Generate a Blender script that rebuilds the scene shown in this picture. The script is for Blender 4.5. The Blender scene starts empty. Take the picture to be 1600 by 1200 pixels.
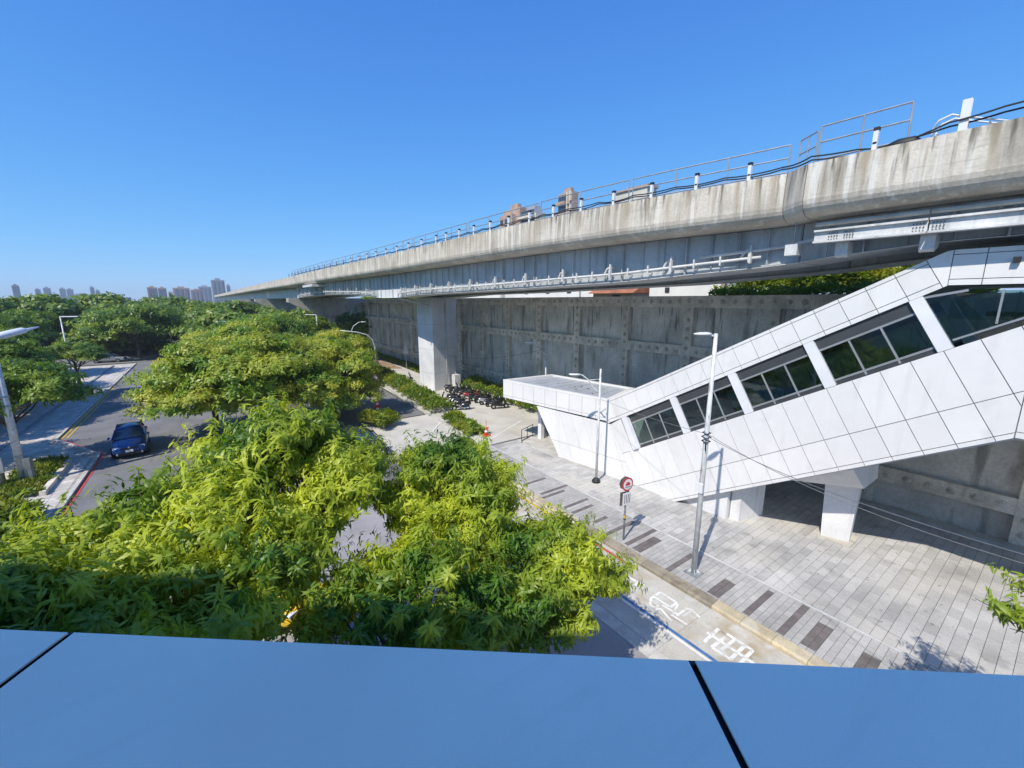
import bpy, bmesh, math, random
import numpy as np
from mathutils import Vector, Matrix
random.seed(7); RNG = np.random.default_rng(7)
R = math.radians
S = bpy.context.scene
C = S.collection

# ---------------------------------------------------------------- camera, sky, sun, exposure
H = 10.0; TH = R(11.25); YAW = R(36.0); FPX = 655.0
cam = bpy.data.objects.new('camera', bpy.data.cameras.new('camera')); C.objects.link(cam)
cam.location = (0, 0, H); cam.rotation_euler = (R(90) - TH, 0, -YAW)
cam.data.sensor_width = 36; cam.data.lens = FPX / 1600 * 36
cam.data.clip_start = 0.05; cam.data.clip_end = 30000
S.camera = cam
SUN_H = Vector((0.94, 0.34)).normalized(); SUN_EL = R(49)
w = bpy.data.worlds.new('World'); S.world = w; w.use_nodes = True
nt = w.node_tree; nt.nodes.clear()
sky = nt.nodes.new('ShaderNodeTexSky'); sky.sky_type = 'NISHITA'; sky.sun_disc = False
sky.sun_elevation = SUN_EL; sky.sun_rotation = math.atan2(-SUN_H.x, -SUN_H.y) % (2 * math.pi)
sky.altitude = 3000; sky.air_density = 1.0; sky.dust_density = 0.5; sky.ozone_density = 4.0
def vmath(op, x, y):
    n_ = nt.nodes.new('ShaderNodeVectorMath'); n_.operation = op
    for i, q in ((0, x), (1, y)):
        if isinstance(q, tuple): n_.inputs[i].default_value = q
        else: nt.links.new(q, n_.inputs[i])
    return n_.outputs[0]
KS = 0.15                                  # the camera's tone compression of the bright sky, same everywhere
num = vmath('MULTIPLY', sky.outputs[0], (.35,.90,2.45)); den = vmath('ADD', vmath('MULTIPLY', sky.outputs[0], (.45*KS,1.6*KS,3.8*KS)), (1,1,1))
skc = vmath('DIVIDE', num, den)
bg = nt.nodes.new('ShaderNodeBackground'); bg.inputs[1].default_value = 0.138
wo = nt.nodes.new('ShaderNodeOutputWorld')
nt.links.new(skc, bg.inputs[0]); nt.links.new(bg.outputs[0], wo.inputs[0])
sl = bpy.data.lights.new('sun', 'SUN'); sl.energy = 2.3; sl.angle = R(0.53); sl.color = (1.0, 0.93, 0.82)
so = bpy.data.objects.new('sun', sl); C.objects.link(so)
sd = Vector((SUN_H.x * math.cos(SUN_EL), SUN_H.y * math.cos(SUN_EL), -math.sin(SUN_EL)))
so.rotation_euler = sd.to_track_quat('-Z', 'Y').to_euler(); so.location = (-20, -20, 60)
S.view_settings.view_transform = 'Standard'; S.view_settings.look = 'None'
S.view_settings.gamma = 1; S.view_settings.use_curve_mapping = False
S.view_settings.exposure = 1.15
S.render.engine = 'CYCLES'
S.cycles.max_bounces = 6; S.cycles.transparent_max_bounces = 12; S.cycles.sample_clamp_indirect = 6

# ---------------------------------------------------------------- helpers
def G(x, y, z=0.0):
    """where a sight line measured in the photograph meets the height z"""
    u = (x - 800) / FPX; v = (y - 600) / FPX
    b = math.cos(TH) - v * math.sin(TH); c = -math.sin(TH) - v * math.cos(TH)
    X = u * math.cos(YAW) + b * math.sin(YAW); Y = -u * math.sin(YAW) + b * math.cos(YAW)
    t = (z - H) / c
    return X * t, Y * t

class MB:
    def __init__(s): s.v = []; s.f = []
    def add(s, vs, fs):
        o = len(s.v); s.v += [tuple(p) for p in vs]; s.f += [tuple(i + o for i in f) for f in fs]; return s
    def box(s, x0, x1, y0, y1, z0, z1):
        return s.add([(x0,y0,z0),(x1,y0,z0),(x1,y1,z0),(x0,y1,z0),(x0,y0,z1),(x1,y0,z1),(x1,y1,z1),(x0,y1,z1)],
                     [(0,3,2,1),(4,5,6,7),(0,1,5,4),(1,2,6,5),(2,3,7,6),(3,0,4,7)])
    def bar(s, a, b, wd, ht, up=(0,0,1)):
        a = Vector(a); b = Vector(b); d = (b - a)
        if d.length < 1e-6: return s
        d.normalize(); u = Vector(up)
        if abs(d.dot(u)) > .99: u = Vector((1,0,0))
        sx = d.cross(u).normalized(); uu = sx.cross(d).normalized()
        q = [(-1,-1),(1,-1),(1,1),(-1,1)]
        vs = [p + sx*(i*wd/2) + uu*(j*ht/2) for p in (a,b) for i,j in q]
        return s.add(vs, [(0,1,2,3),(7,6,5,4),(0,4,5,1),(1,5,6,2),(2,6,7,3),(3,7,4,0)])
    def tube(s, path, r, n=8, caps=True):
        P = [Vector(p) for p in path]; rr = r if isinstance(r, (list,tuple)) else [r]*len(P)
        vs = []; m = len(P)
        for i, p in enumerate(P):
            d = (P[min(i+1,m-1)] - P[max(i-1,0)]).normalized()
            u = Vector((0,0,1)) if abs(d.z) < .95 else Vector((1,0,0))
            a = d.cross(u).normalized(); b = a.cross(d)
            for k in range(n):
                t = 2*math.pi*k/n; vs.append(p + (a*math.cos(t) + b*math.sin(t))*rr[i])
        fs = []
        for i in range(m-1):
            for k in range(n):
                k2 = (k+1) % n; fs.append((i*n+k, (i+1)*n+k, (i+1)*n+k2, i*n+k2))
        if caps: fs += [tuple(range(n)), tuple(range((m-1)*n, m*n))[::-1]]
        return s.add(vs, fs)
    def prism(s, poly, off):
        """closed planar polygon pushed along off"""
        n = len(poly); P = [Vector(p) for p in poly]; o = Vector(off)
        vs = P + [p + o for p in P]
        fs = [tuple(range(n))[::-1], tuple(range(n, 2*n))]
        fs += [(i, (i+1) % n, (i+1) % n + n, i + n) for i in range(n)]
        return s.add(vs, fs)
    def loft(s, rings, closed=True, caps=False):
        n = len(rings[0]); vs = [p for r in rings for p in r]; fs = []
        for i in range(len(rings)-1):
            for k in range(n if closed else n-1):
                k2 = (k+1) % n; fs.append((i*n+k, i*n+k2, (i+1)*n+k2, (i+1)*n+k))
        if caps: fs += [tuple(range(n))[::-1], tuple(range((len(rings)-1)*n, len(rings)*n))]
        return s.add(vs, fs)
    def mesh(s, name, smooth=False):
        me = bpy.data.meshes.new(name); me.from_pydata([tuple(p) for p in s.v], [], s.f); me.update()
        bm = bmesh.new(); bm.from_mesh(me); bmesh.ops.recalc_face_normals(bm, faces=bm.faces); bm.to_mesh(me); bm.free()
        if smooth:
            for p in me.polygons: p.use_smooth = True
        return me
    def build(s, name, mat, parent=None, smooth=False, mod=None):
        me = s.mesh(name, smooth); me.materials.append(mat)
        return link(name, me, parent)

def link(name, me, parent=None, loc=None):
    o = bpy.data.objects.new(name, me); C.objects.link(o)
    if parent: o.parent = parent
    if loc is not None: o.location = loc
    return o
def tag(o, label=None, cat=None, group=None, kind=None):
    if label: o['label'] = label
    if cat: o['category'] = cat
    if group: o['group'] = group
    if kind: o['kind'] = kind
    return o
def thing(name, label, cat, loc=(0,0,0), rz=0, group=None):
    o = bpy.data.objects.new(name, None); C.objects.link(o); o.location = loc; o.rotation_euler = (0,0,rz)
    o.empty_display_size = .2
    return tag(o, label, cat, group)
KIDS = {}
def copy_thing(root, loc, rz, label, group=None, scale=None):
    r = root.copy(); C.objects.link(r); r.location = loc; r.rotation_euler = (0,0,rz); r['label'] = label
    if scale: r.scale = scale
    if group: r['group'] = group
    for ch in [o for o in list(C.objects) if o.parent == root]:
        c = ch.copy(); C.objects.link(c); c.parent = r
        for g in [o for o in list(C.objects) if o.parent == ch]:
            d = g.copy(); C.objects.link(d); d.parent = c
    return r

# ---------------------------------------------------------------- materials
def mat(name, col, rough=.6, metal=0.0, var=.12, scale=3.0, fine=40.0, bump=.15, island=0.0, streak=None, col2=None, spec=.5, stretch=None, bscale=None):
    m = bpy.data.materials.new(name); m.use_nodes = True; n = m.node_tree; N = n.nodes; L = n.links
    p = N['Principled BSDF']; p.inputs['Roughness'].default_value = rough; p.inputs['Metallic'].default_value = metal
    p.inputs['Specular IOR Level'].default_value = spec
    tc = N.new('ShaderNodeTexCoord'); vec = tc.outputs['Object']
    geo = N.new('ShaderNodeNewGeometry'); pos = geo.outputs['Position']
    def noise(sc, det=5, v=pos, st=None):
        t = N.new('ShaderNodeTexNoise'); t.inputs['Scale'].default_value = sc; t.inputs['Detail'].default_value = det
        if st:
            mp = N.new('ShaderNodeMapping'); mp.inputs['Scale'].default_value = st; L.new(v, mp.inputs[0]); L.new(mp.outputs[0], t.inputs['Vector'])
        else: L.new(v, t.inputs['Vector'])
        return t.outputs['Fac']
    def ramp(f, a, b, c0=0.0, c1=1.0):
        r = N.new('ShaderNodeMapRange'); r.inputs['From Min'].default_value = a; r.inputs['From Max'].default_value = b
        r.inputs['To Min'].default_value = c0; r.inputs['To Max'].default_value = c1; L.new(f, r.inputs['Value']); return r.outputs[0]
    def mixc(f, a, b):
        mx = N.new('ShaderNodeMix'); mx.data_type = 'RGBA'
        if isinstance(f, float): mx.inputs[0].default_value = f
        else: L.new(f, mx.inputs[0])
        for i, q in ((6, a), (7, b)):
            if isinstance(q, tuple): mx.inputs[i].default_value = (*q, 1)
            else: L.new(q, mx.inputs[i])
        return mx.outputs[2]
    dk = tuple(c * (1 - 2*var) for c in col); lt = tuple(min(1, c * (1 + var)) for c in col)
    if col2: dk = col2
    base = mixc(ramp(noise(scale, 6, st=stretch), .32, .68), dk, lt)
    if fine:
        f2 = ramp(noise(fine, 3), .35, .65, 1 - var*.9, 1 + var*.35)
        vm = N.new('ShaderNodeVectorMath'); vm.operation = 'SCALE'; L.new(base, vm.inputs[0]); L.new(f2, vm.inputs['Scale']); base = vm.outputs[0]
    if island:
        oi = N.new('ShaderNodeObjectInfo'); ad = N.new('ShaderNodeMath'); ad.operation = 'ADD'
        L.new(geo.outputs['Random Per Island'], ad.inputs[0]); L.new(oi.outputs['Random'], ad.inputs[1])
        fr = N.new('ShaderNodeMath'); fr.operation = 'FRACT'; L.new(ad.outputs[0], fr.inputs[0])
        f3 = ramp(fr.outputs[0], 0, 1, 1 - island, 1 + island*.6)
        vm = N.new('ShaderNodeVectorMath'); vm.operation = 'SCALE'; L.new(base, vm.inputs[0]); L.new(f3, vm.inputs['Scale']); base = vm.outputs[0]
    if streak:                       # list of (colour, stretch, lo, hi, strength, zmask)
        for sc_, st_, lo, hi, amt, zm in streak:
            f = ramp(noise(1.0, 5, st=st_), lo, hi, 0, amt)
            if zm:
                sp = N.new('ShaderNodeSeparateXYZ'); L.new(pos, sp.inputs[0])
                g = ramp(sp.outputs[2], zm[0], zm[1], 0, 1); mu = N.new('ShaderNodeMath'); mu.operation = 'MULTIPLY'
                L.new(f, mu.inputs[0]); L.new(g, mu.inputs[1]); f = mu.outputs[0]
            base = mixc(f, base, sc_)
    L.new(base, p.inputs['Base Color'])
    if bump:
        b = N.new('ShaderNodeBump'); b.inputs['Strength'].default_value = bump; b.inputs['Distance'].default_value = .02
        L.new(noise(bscale or fine or 20, 4), b.inputs['Height']); L.new(b.outputs[0], p.inputs['Normal'])
    return m

def leafmat(name, dark, light, young, ylo=.55, trans=.38):
    m = bpy.data.materials.new(name); m.use_nodes = True; n = m.node_tree; N = n.nodes; L = n.links
    p = N['Principled BSDF']; p.inputs['Roughness'].default_value = .42; p.inputs['Specular IOR Level'].default_value = .45
    geo = N.new('ShaderNodeNewGeometry'); oi = N.new('ShaderNodeObjectInfo')
    ad = N.new('ShaderNodeMath'); ad.operation = 'ADD'; L.new(geo.outputs['Random Per Island'], ad.inputs[0]); L.new(oi.outputs['Random'], ad.inputs[1])
    fr = N.new('ShaderNodeMath'); fr.operation = 'FRACT'; L.new(ad.outputs[0], fr.inputs[0])
    mx = N.new('ShaderNodeMix'); mx.data_type = 'RGBA'; L.new(fr.outputs[0], mx.inputs[0]); mx.inputs[6].default_value = (*dark,1); mx.inputs[7].default_value = (*light,1)
    t = N.new('ShaderNodeTexNoise'); t.inputs['Scale'].default_value = .55; t.inputs['Detail'].default_value = 4; L.new(geo.outputs['Position'], t.inputs['Vector'])
    mr = N.new('ShaderNodeMapRange'); mr.inputs['From Min'].default_value = ylo - .1; mr.inputs['From Max'].default_value = ylo + .16; L.new(t.outputs['Fac'], mr.inputs[0])
    mx2 = N.new('ShaderNodeMix'); mx2.data_type = 'RGBA'; L.new(mr.outputs[0], mx2.inputs[0]); L.new(mx.outputs[2], mx2.inputs[6]); mx2.inputs[7].default_value = (*young,1)
    L.new(mx2.outputs[2], p.inputs['Base Color'])
    tr = N.new('ShaderNodeBsdfTranslucent'); br = N.new('ShaderNodeVectorMath'); br.operation = 'MULTIPLY'; br.inputs[1].default_value = (1.5, 1.35, .5)
    L.new(mx2.outputs[2], br.inputs[0]); L.new(br.outputs[0], tr.inputs['Color'])
    ms = N.new('ShaderNodeMixShader'); ms.inputs[0].default_value = trans
    L.new(p.outputs[0], ms.inputs[1]); L.new(tr.outputs[0], ms.inputs[2]); L.new(ms.outputs[0], N['Material Output'].inputs['Surface'])
    return m

def glassmat(name, tint, refl=.12):
    m = bpy.data.materials.new(name); m.use_nodes = True; N = m.node_tree.nodes; L = m.node_tree.links; N.remove(N['Principled BSDF'])
    t = N.new('ShaderNodeBsdfTransparent'); t.inputs[0].default_value = (*tint,1)
    g = N.new('ShaderNodeBsdfGlossy'); g.inputs['Roughness'].default_value = .02; g.inputs['Color'].default_value = (.9,.95,1,1)
    fz = N.new('ShaderNodeFresnel'); fz.inputs[0].default_value = 1.5
    a = N.new('ShaderNodeMath'); a.operation = 'ADD'; a.inputs[1].default_value = refl; L.new(fz.outputs[0], a.inputs[0])
    ms = N.new('ShaderNodeMixShader'); L.new(a.outputs[0], ms.inputs[0]); L.new(t.outputs[0], ms.inputs[1]); L.new(g.outputs[0], ms.inputs[2])
    L.new(ms.outputs[0], N['Material Output'].inputs['Surface']); return m

M = {}
M['parapet'] = mat('weathered_concrete', (.60,.555,.47), .85, var=.12, scale=.8, fine=14, bump=.35, streak=[
    ((.32,.26,.17), (3.4,3.4,.22), .46,.60,.8,(12.6,14.3)), ((.07,.06,.045), (6.5,6.5,.4), .54,.66,.85,(12.9,14.4)),
    ((.74,.72,.66), (4.3,4.3,.2), .56,.66,.7,None), ((.40,.35,.27), (.45,.45,.35), .52,.66,.55,None), ((.10,.09,.07), (1.1,1.1,.12), .60,.68,.6,(12.9,14.3)), ((.30,.27,.22), (.7,.7,9), .60,.72,.35,None)])
M['soffit'] = mat('deck_concrete', (.52,.49,.43), .85, var=.12, scale=.6, fine=10)
M['cap'] = mat('pier_concrete', (.47,.44,.38), .85, var=.13, scale=.7, fine=8, streak=[((.22,.2,.16),(1.6,1.6,.2),.55,.75,.6,None)])
M['girder'] = mat('blue_grey_paint', (.50,.53,.55), .5, var=.10, scale=.6, fine=9, bump=.08, streak=[((.24,.26,.28),(2.6,2.6,.25),.52,.72,.7,None)])
M['girder_lt'] = mat('pale_grey_paint', (.68,.68,.67), .5, var=.1, scale=1.2, fine=12, bump=.05, streak=[((.22,.24,.26),(4,4,.4),.58,.75,.5,None)])
M['steelwhite'] = mat('column_paint', (.72,.72,.73), .5, var=.06, scale=.7, fine=8, bump=.05, streak=[((.35,.37,.4),(3,3,.2),.57,.75,.45,None)])
M['wallpanel'] = mat('wall_panel_concrete', (.64,.62,.56), .9, var=.14, scale=.55, fine=7, bump=.5, streak=[
    ((.15,.148,.135),(1.6,1.6,.22),.55,.66,.65,None), ((.66,.65,.62),(1.4,1.4,.9),.57,.68,.6,None), ((.05,.05,.045),(5,5,.4),.58,.66,.75,(3.0,9.5))])
M['wallrib'] = mat('wall_rib_concrete', (.72,.67,.57), .9, var=.16, scale=.7, fine=9, bump=.4, streak=[((.34,.32,.27),(2.2,2.2,.5),.56,.70,.6,None),((.70,.64,.52),(1,1,1),.60,.68,.6,None)])
M['bolt'] = mat('anchor_cap', (.60,.57,.50), .8, var=.2, scale=2, fine=20)
M['panel'] = mat('white_panel', (.76,.755,.745), .35, var=.02, scale=.5, fine=3, bump=0, island=.05, streak=[((.60,.59,.56),(3,3,.25),.56,.72,.4,None),((.55,.55,.53),(.9,.9,.9),.60,.7,.25,None)])
M['whitepaint'] = mat('white_metal', (.74,.75,.77), .4, var=.04, scale=1, fine=0, bump=0)
M['joint'] = mat('dark_joint', (.30,.31,.33), .8, var=.05, bump=0)
M['frame'] = mat('window_frame_metal', (.075,.08,.085), .4, metal=.3, var=.05, bump=0)
M['framelt'] = mat('mullion_metal', (.42,.44,.45), .35, metal=.5, var=.05, bump=0)
M['interior'] = mat('interior_lining', (.42,.44,.42), .7, var=.08, bump=0)
M['floorint'] = mat('interior_floor', (.40,.44,.36), .6, var=.1, bump=0)
M['roofgrey'] = mat('roof_sheet', (.40,.43,.48), .4, var=.07, scale=1.5, fine=0, bump=.05)
M['galv'] = mat('galvanised_steel', (.42,.45,.47), .45, metal=.55, var=.15, scale=3, fine=20, bump=.05)
M['polewhite'] = mat('weathered_pole_paint', (.66,.68,.68), .5, var=.1, scale=4, fine=30, bump=.05, streak=[((.34,.30,.26),(7,7,1.6),.60,.66,.8,None),((.25,.33,.42),(5,5,3),.64,.68,.7,None)])
M['rail'] = mat('railing_paint', (.36,.38,.40), .45, metal=.3, var=.1, scale=4, fine=0, bump=0)
M['cable'] = mat('black_cable', (.015,.017,.02), .6, var=.1, bump=0)
M['wire'] = mat('grey_wire', (.20,.20,.20), .6, var=.1, bump=0)
M['tile'] = mat('grey_paver', (.48,.47,.455), .85, var=.10, scale=.45, fine=18, bump=.25, island=.16, col2=(.38,.37,.355),
    streak=[((.54,.515,.46),(.35,.35,.35),.50,.66,.75,None), ((.22,.22,.21),(1.1,1.1,1.1),.58,.68,.5,None),((.15,.15,.14),(5,5,5),.66,.70,.6,None)])
M['tilesm'] = mat('grey_small_paver', (.43,.42,.40), .85, var=.10, scale=.6, fine=25, bump=.25, island=.13,
    streak=[((.27,.27,.26),(.8,.8,.8),.58,.72,.4,None)])
M['tilejoint'] = mat('paver_joint', (.15,.15,.145), .95, var=.2, fine=20)
M['bar'] = mat('brown_stone', (.165,.145,.138), .8, var=.12, scale=3, fine=30, island=.1, bump=.2)
M['band'] = mat('pale_band', (.56,.56,.55), .8, var=.08, fine=20, island=.06)
M['lane'] = mat('bus_bay_concrete', (.53,.505,.44), .9, var=.10, scale=.7, fine=16, bump=.3, streak=[((.36,.28,.16),(.55,.55,.55),.50,.64,.8,None),((.16,.14,.11),(3,3,3),.66,.72,.6,None),((.62,.61,.58),(1.6,1.6,1.6),.54,.66,.6,None),((.26,.22,.16),(2.6,.35,1),.60,.72,.5,None)])
M['drive'] = mat('pale_driveway', (.56,.54,.49), .9, var=.08, scale=.5, fine=12, streak=[((.40,.37,.31),(.9,.25,1),.55,.72,.5,None)])
M['asphalt'] = mat('asphalt', (.20,.20,.20), .9, var=.14, scale=.35, fine=30, bump=.3, streak=[((.20,.20,.20),(.25,1.2,1),.55,.7,.6,None),((.12,.12,.125),(1.4,.3,1),.60,.7,.5,None)])
M['oldroad'] = mat('worn_pale_road', (.34,.33,.33), .9, var=.12, scale=.6, fine=22, bump=.3)
M['sidewalk'] = mat('pinkish_pavers', (.62,.575,.52), .9, var=.12, scale=1.2, fine=12, island=.12)
M['bedding_light'] = mat('pale_bedding', (.40,.37,.33), .95, var=.15, fine=20)
M['kerb'] = mat('faded_yellow_kerb', (.57,.49,.33), .85, var=.14, scale=1.6, fine=22, bump=.3, island=.12, streak=[((.30,.25,.17),(2,2,2),.56,.68,.65,None),((.58,.55,.46),(1.3,1.3,1.3),.55,.65,.6,None)])
M['kerbgrey'] = mat('stained_grey_kerb', (.33,.29,.22), .9, var=.16, scale=1.6, fine=22, bump=.3, island=.12, streak=[((.16,.13,.09),(2,2,2),.54,.66,.7,None)])
M['kerbpale'] = mat('pale_kerb', (.55,.53,.48), .85, var=.12, scale=2, fine=20, island=.1)
M['mwhite'] = mat('white_road_paint', (.78,.78,.76), .7, var=.06, fine=30, streak=[((.52,.49,.43),(6,6,6),.53,.60,.8,None),((.50,.47,.41),(1.2,1.2,1.2),.55,.65,.6,None)])
M['myellow'] = mat('yellow_road_paint', (.62,.42,.05), .7, var=.08, fine=30)
M['mred'] = mat('red_road_paint', (.55,.07,.06), .7, var=.1, fine=30)
M['mblue'] = mat('blue_road_paint', (.06,.17,.38), .7, var=.12, fine=30)
M['ground'] = mat('open_ground', (.10,.12,.06), .95, var=.2, scale=.05, fine=1)
M['grass'] = leafmat('grass_blade', (.09,.16,.015), (.18,.25,.025), (.30,.30,.04), .55, .3)
M['hedge'] = leafmat('hedge_leaf', (.09,.17,.015), (.18,.27,.02), (.36,.38,.04), .52, .35)
M['mango'] = leafmat('long_leaf', (.045,.13,.018), (.15,.30,.03), (.54,.62,.06), .455, .45)
M['flame'] = leafmat('yellowish_leaf', (.10,.21,.018), (.24,.38,.035), (.50,.52,.07), .49, .42)
M['green'] = leafmat('deep_green_leaf', (.055,.14,.022), (.13,.25,.03), (.30,.40,.05), .51, .4)
M['far'] = leafmat('far_green_leaf', (.07,.15,.03), (.14,.25,.035), (.28,.36,.05), .51, .4)
M['bark'] = mat('bark', (.13,.10,.08), .9, var=.25, scale=4, fine=25, bump=.6)
M['barkpale'] = mat('pale_bark', (.30,.26,.21), .9, var=.25, scale=4, fine=25, bump=.6)
M['ledge'] = mat('blue_grey_aluminium', (.99,.92,.76), .42, metal=.0, var=.03, scale=2.5, fine=260, bump=.05, streak=[((.84,.77,.62),(1.3,1.3,1),.50,.70,.5,None),((.86,.80,.66),(3,26,1),.55,.70,.4,None)])
M['ledgedark'] = mat('dark_sealant', (.02,.022,.03), .7, var=.1, bump=0)
M['render'] = mat('office_render', (.78,.76,.72), .8, var=.05)  # kept pale so the unseen upper wall bounces light onto the ledge
M['car_blue'] = mat('dark_blue_car_paint', (.02,.085,.28), .2, metal=.3, var=.02, fine=0, bump=0)
M['car_black'] = mat('dark_grey_car_paint', (.035,.04,.05), .2, metal=.3, var=.02, fine=0, bump=0)
M['car_yellow'] = mat('taxi_yellow_paint', (.80,.50,.02), .3, var=.03, fine=0, bump=0)
M['car_silver'] = mat('silver_car_paint', (.5,.52,.54), .25, metal=.6, var=.02, fine=0, bump=0)
M['scooter_red'] = mat('dark_red_scooter_paint', (.30,.03,.03), .25, var=.02, fine=0, bump=0)
M['rubber'] = mat('rubber', (.018,.018,.02), .8, var=.1, bump=0)
M['blackplastic'] = mat('black_plastic', (.02,.021,.024), .35, var=.1, bump=0)
M['seat'] = mat('seat_vinyl', (.03,.028,.028), .5, var=.1, bump=0)
M['autoglass'] = mat('reflection_blue_car_glass', (.03,.08,.15), .06, var=.02, fine=0, bump=0, spec=.9)  # bluish base colour stands in for the reflection on the glass
M['lamp'] = mat('headlamp_lens', (.75,.78,.8), .15, var=.03, fine=0, bump=0, spec=.8)
M['chrome'] = mat('chrome', (.7,.7,.7), .15, metal=1, var=.02, fine=0, bump=0)
M['signred'] = mat('sign_red', (.62,.03,.04), .45, var=.04, bump=0)
M['signwhite'] = mat('sign_white', (.8,.8,.8), .45, var=.03, bump=0)
M['signback'] = mat('sign_back_metal', (.26,.24,.22), .5, metal=.4, var=.1, bump=0)
M['orange'] = mat('cone_orange', (.80,.10,.03), .5, var=.06, bump=0)
M['brick'] = mat('brown_tiled_facade', (.46,.32,.23), .8, var=.1, scale=.3, fine=2)
M['brickred'] = mat('red_tiled_facade', (.50,.33,.29), .8, var=.12, scale=.05, fine=.5)  # red lightened, distance haze put into the colour
M['greyfar'] = mat('haze_tinted_tower', (.36,.38,.44), .8, var=.1, scale=.05, fine=.5)  # paler blue grey with the distance haze mixed into the colour
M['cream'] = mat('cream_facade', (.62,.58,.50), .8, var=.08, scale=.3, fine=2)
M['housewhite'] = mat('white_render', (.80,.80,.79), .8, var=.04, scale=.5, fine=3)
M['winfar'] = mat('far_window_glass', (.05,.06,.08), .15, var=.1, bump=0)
M['winhaze'] = mat('haze_tinted_window', (.22,.25,.30), .4, var=.1, bump=0)  # lightened grey stands in for haze over the distant windows
M['rooftile'] = mat('orange_roof_tile', (.42,.16,.08), .8, var=.15, scale=1, fine=8)
M['greenroof'] = mat('pale_green_sheet', (.40,.50,.42), .6, var=.06)
M['dirt'] = mat('bare_earth', (.36,.24,.15), .95, var=.2, scale=1, fine=10)
M['hill'] = mat('wooded_hill', (.05,.08,.05), .95, var=.2, scale=.004, fine=.05)
M['glass'] = glassmat('tinted_window_glass', (.58,.72,.68), .02)

# ---------------------------------------------------------------- ground, roads, paving
def sheet(name, poly, z, m, th=.0):
    mb = MB(); n = len(poly); mb.add([(x,y,z) for x,y in poly], [tuple(range(n))])
    o = mb.build(name, m); o['kind'] = 'structure'; return o
sheet('ground', [(-9000,-9000),(26,-9000),(26,9000),(-9000,9000)], -.06, M['ground'])
sheet('road', [(-6.7,-30),(10.9,-30),(10.9,19),(9.1,24),(9.1,140),(-9.8,140),(-9.8,43),(-6.7,37.4)], -.004, M['asphalt'])
sheet('worn_road', [(-3.0,-30),(9.2,-30),(9.2,20.5),(-3.0,20.5)], .0, M['oldroad'])
# bus bay slabs, each slab cast on its own with a recessed joint
lane = thing('bus_bay', None, None); lane['kind'] = 'structure'
lane.name = 'bus_bay'
for k in range(12):
    y0 = -6 + k*3.0
    MB().box(9.62, 12.46, y0+.004, y0+2.996, -.15, .006).build('slab', M['lane'], lane)
edge = thing('drain_strip', None, None); edge['kind'] = 'structure'
for k in range(24):
    y0 = -6 + k*1.5
    MB().box(9.14, 9.6, y0+.003, y0+1.497, -.15, .012).build('slab', M['kerbpale'], edge)
sheet('asphalt_branch', [(10.7,34.0),(15.0,34.0),(15.9,50),(17,140),(9.1,140),(9.1,34.0)], .004, M['asphalt'])
sheet('driveway', [(9.3,23.5),(26.6,23.5),(26.6,33.8),(9.3,33.8)], .008, M['drive'])
sheet('rear_path', [(15.4,33.8),(22.6,33.8),(26.0,110),(18.5,110)], .008, M['drive'])
sheet('left_road', [(-60,92),(-9.8,92),(-9.8,104),(-60,104)], .004, M['asphalt'])

def tiles(root, x0, x1, y0, y1, tx, ty, m, z, stagger, near, skip=None):
    """pavers: the nearest are objects, the rest one joined part"""
    cells = []
    nx = max(1, round((x1-x0)/tx)); tx = (x1-x0)/nx; ny = int((y1-y0)/ty)
    for j in range(ny):
        off = (tx/2 if (stagger and j % 2) else 0)
        xs = [x0] + [x0+off+i*tx for i in range(0 if off else 1, nx)] + [x1]
        rb = skip(y0+(j+.5)*ty) if skip else None
        if rb: xs = [q for q in xs if min(abs(q-rb[0]), abs(q-rb[1])) > .06] + [rb[0], min(rb[1], x1)]
        xs = sorted(set(round(q, 4) for q in xs))
        for a, b in zip(xs[:-1], xs[1:]):
            if b-a < .05: continue
            cx, cy = (a+b)/2, y0+(j+.5)*ty
            if rb and rb[0] < cx < rb[1]:
                MB().box(a+.005, b-.005, y0+j*ty+.005, y0+(j+1)*ty-.005, z-.04, z+.002).build('brown_paver', M['bar'], root); continue
            cells.append((math.hypot(cx-3, cy+2) , a, b, y0+j*ty, y0+(j+1)*ty))
    vis = lambda c: True
    cells.sort()
    # in-frame nearest cells first
    def infr(c):
        X, Y = (c[1]+c[2])/2, (c[3]+c[4])/2
        a = X*math.cos(YAW) - Y*math.sin(YAW); b = X*math.sin(YAW) + Y*math.cos(YAW)
        fw = b*math.cos(TH) + H*math.sin(TH); dn = -b*math.sin(TH) + H*math.cos(TH)
        px = 800 + FPX*a/fw; py = 600 + FPX*dn/fw
        return px < 1610 and py < 985 + px*.0456
    cells.sort(key=lambda c: (not infr(c), c[0]))
    g = .006; share = {}
    for k, (d_, a, b, c, e) in enumerate(cells[:near]):
        key = (round(b-a,3), round(e-c,3))
        if key not in share:
            hx, hy = (b-a)/2-g, (e-c)/2-g
            me = MB().box(-hx, hx, -hy, hy, -.04, 0).mesh('paver'); me.materials.append(m); share[key] = me
        link('paver', share[key], root, ((a+b)/2, (c+e)/2, z + random.uniform(-.002,.002)))
    mb = MB()
    for d_, a, b, c, e in cells[near:]:
        zz = z + random.uniform(-.002,.002)
        mb.add([(a+g,c+g,zz),(b-g,c+g,zz),(b-g,e-g,zz),(a+g,e-g,zz),(a+g,c+g,zz-.03),(b-g,c+g,zz-.03),(b-g,e-g,zz-.03),(a+g,e-g,zz-.03)],
               [(0,1,2,3),(4,5,1,0),(5,6,2,1),(6,7,3,2),(7,4,0,3)])
    if mb.v: o = mb.build('paver', m, root); o['kind'] = 'stuff'
KH = .14
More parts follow.
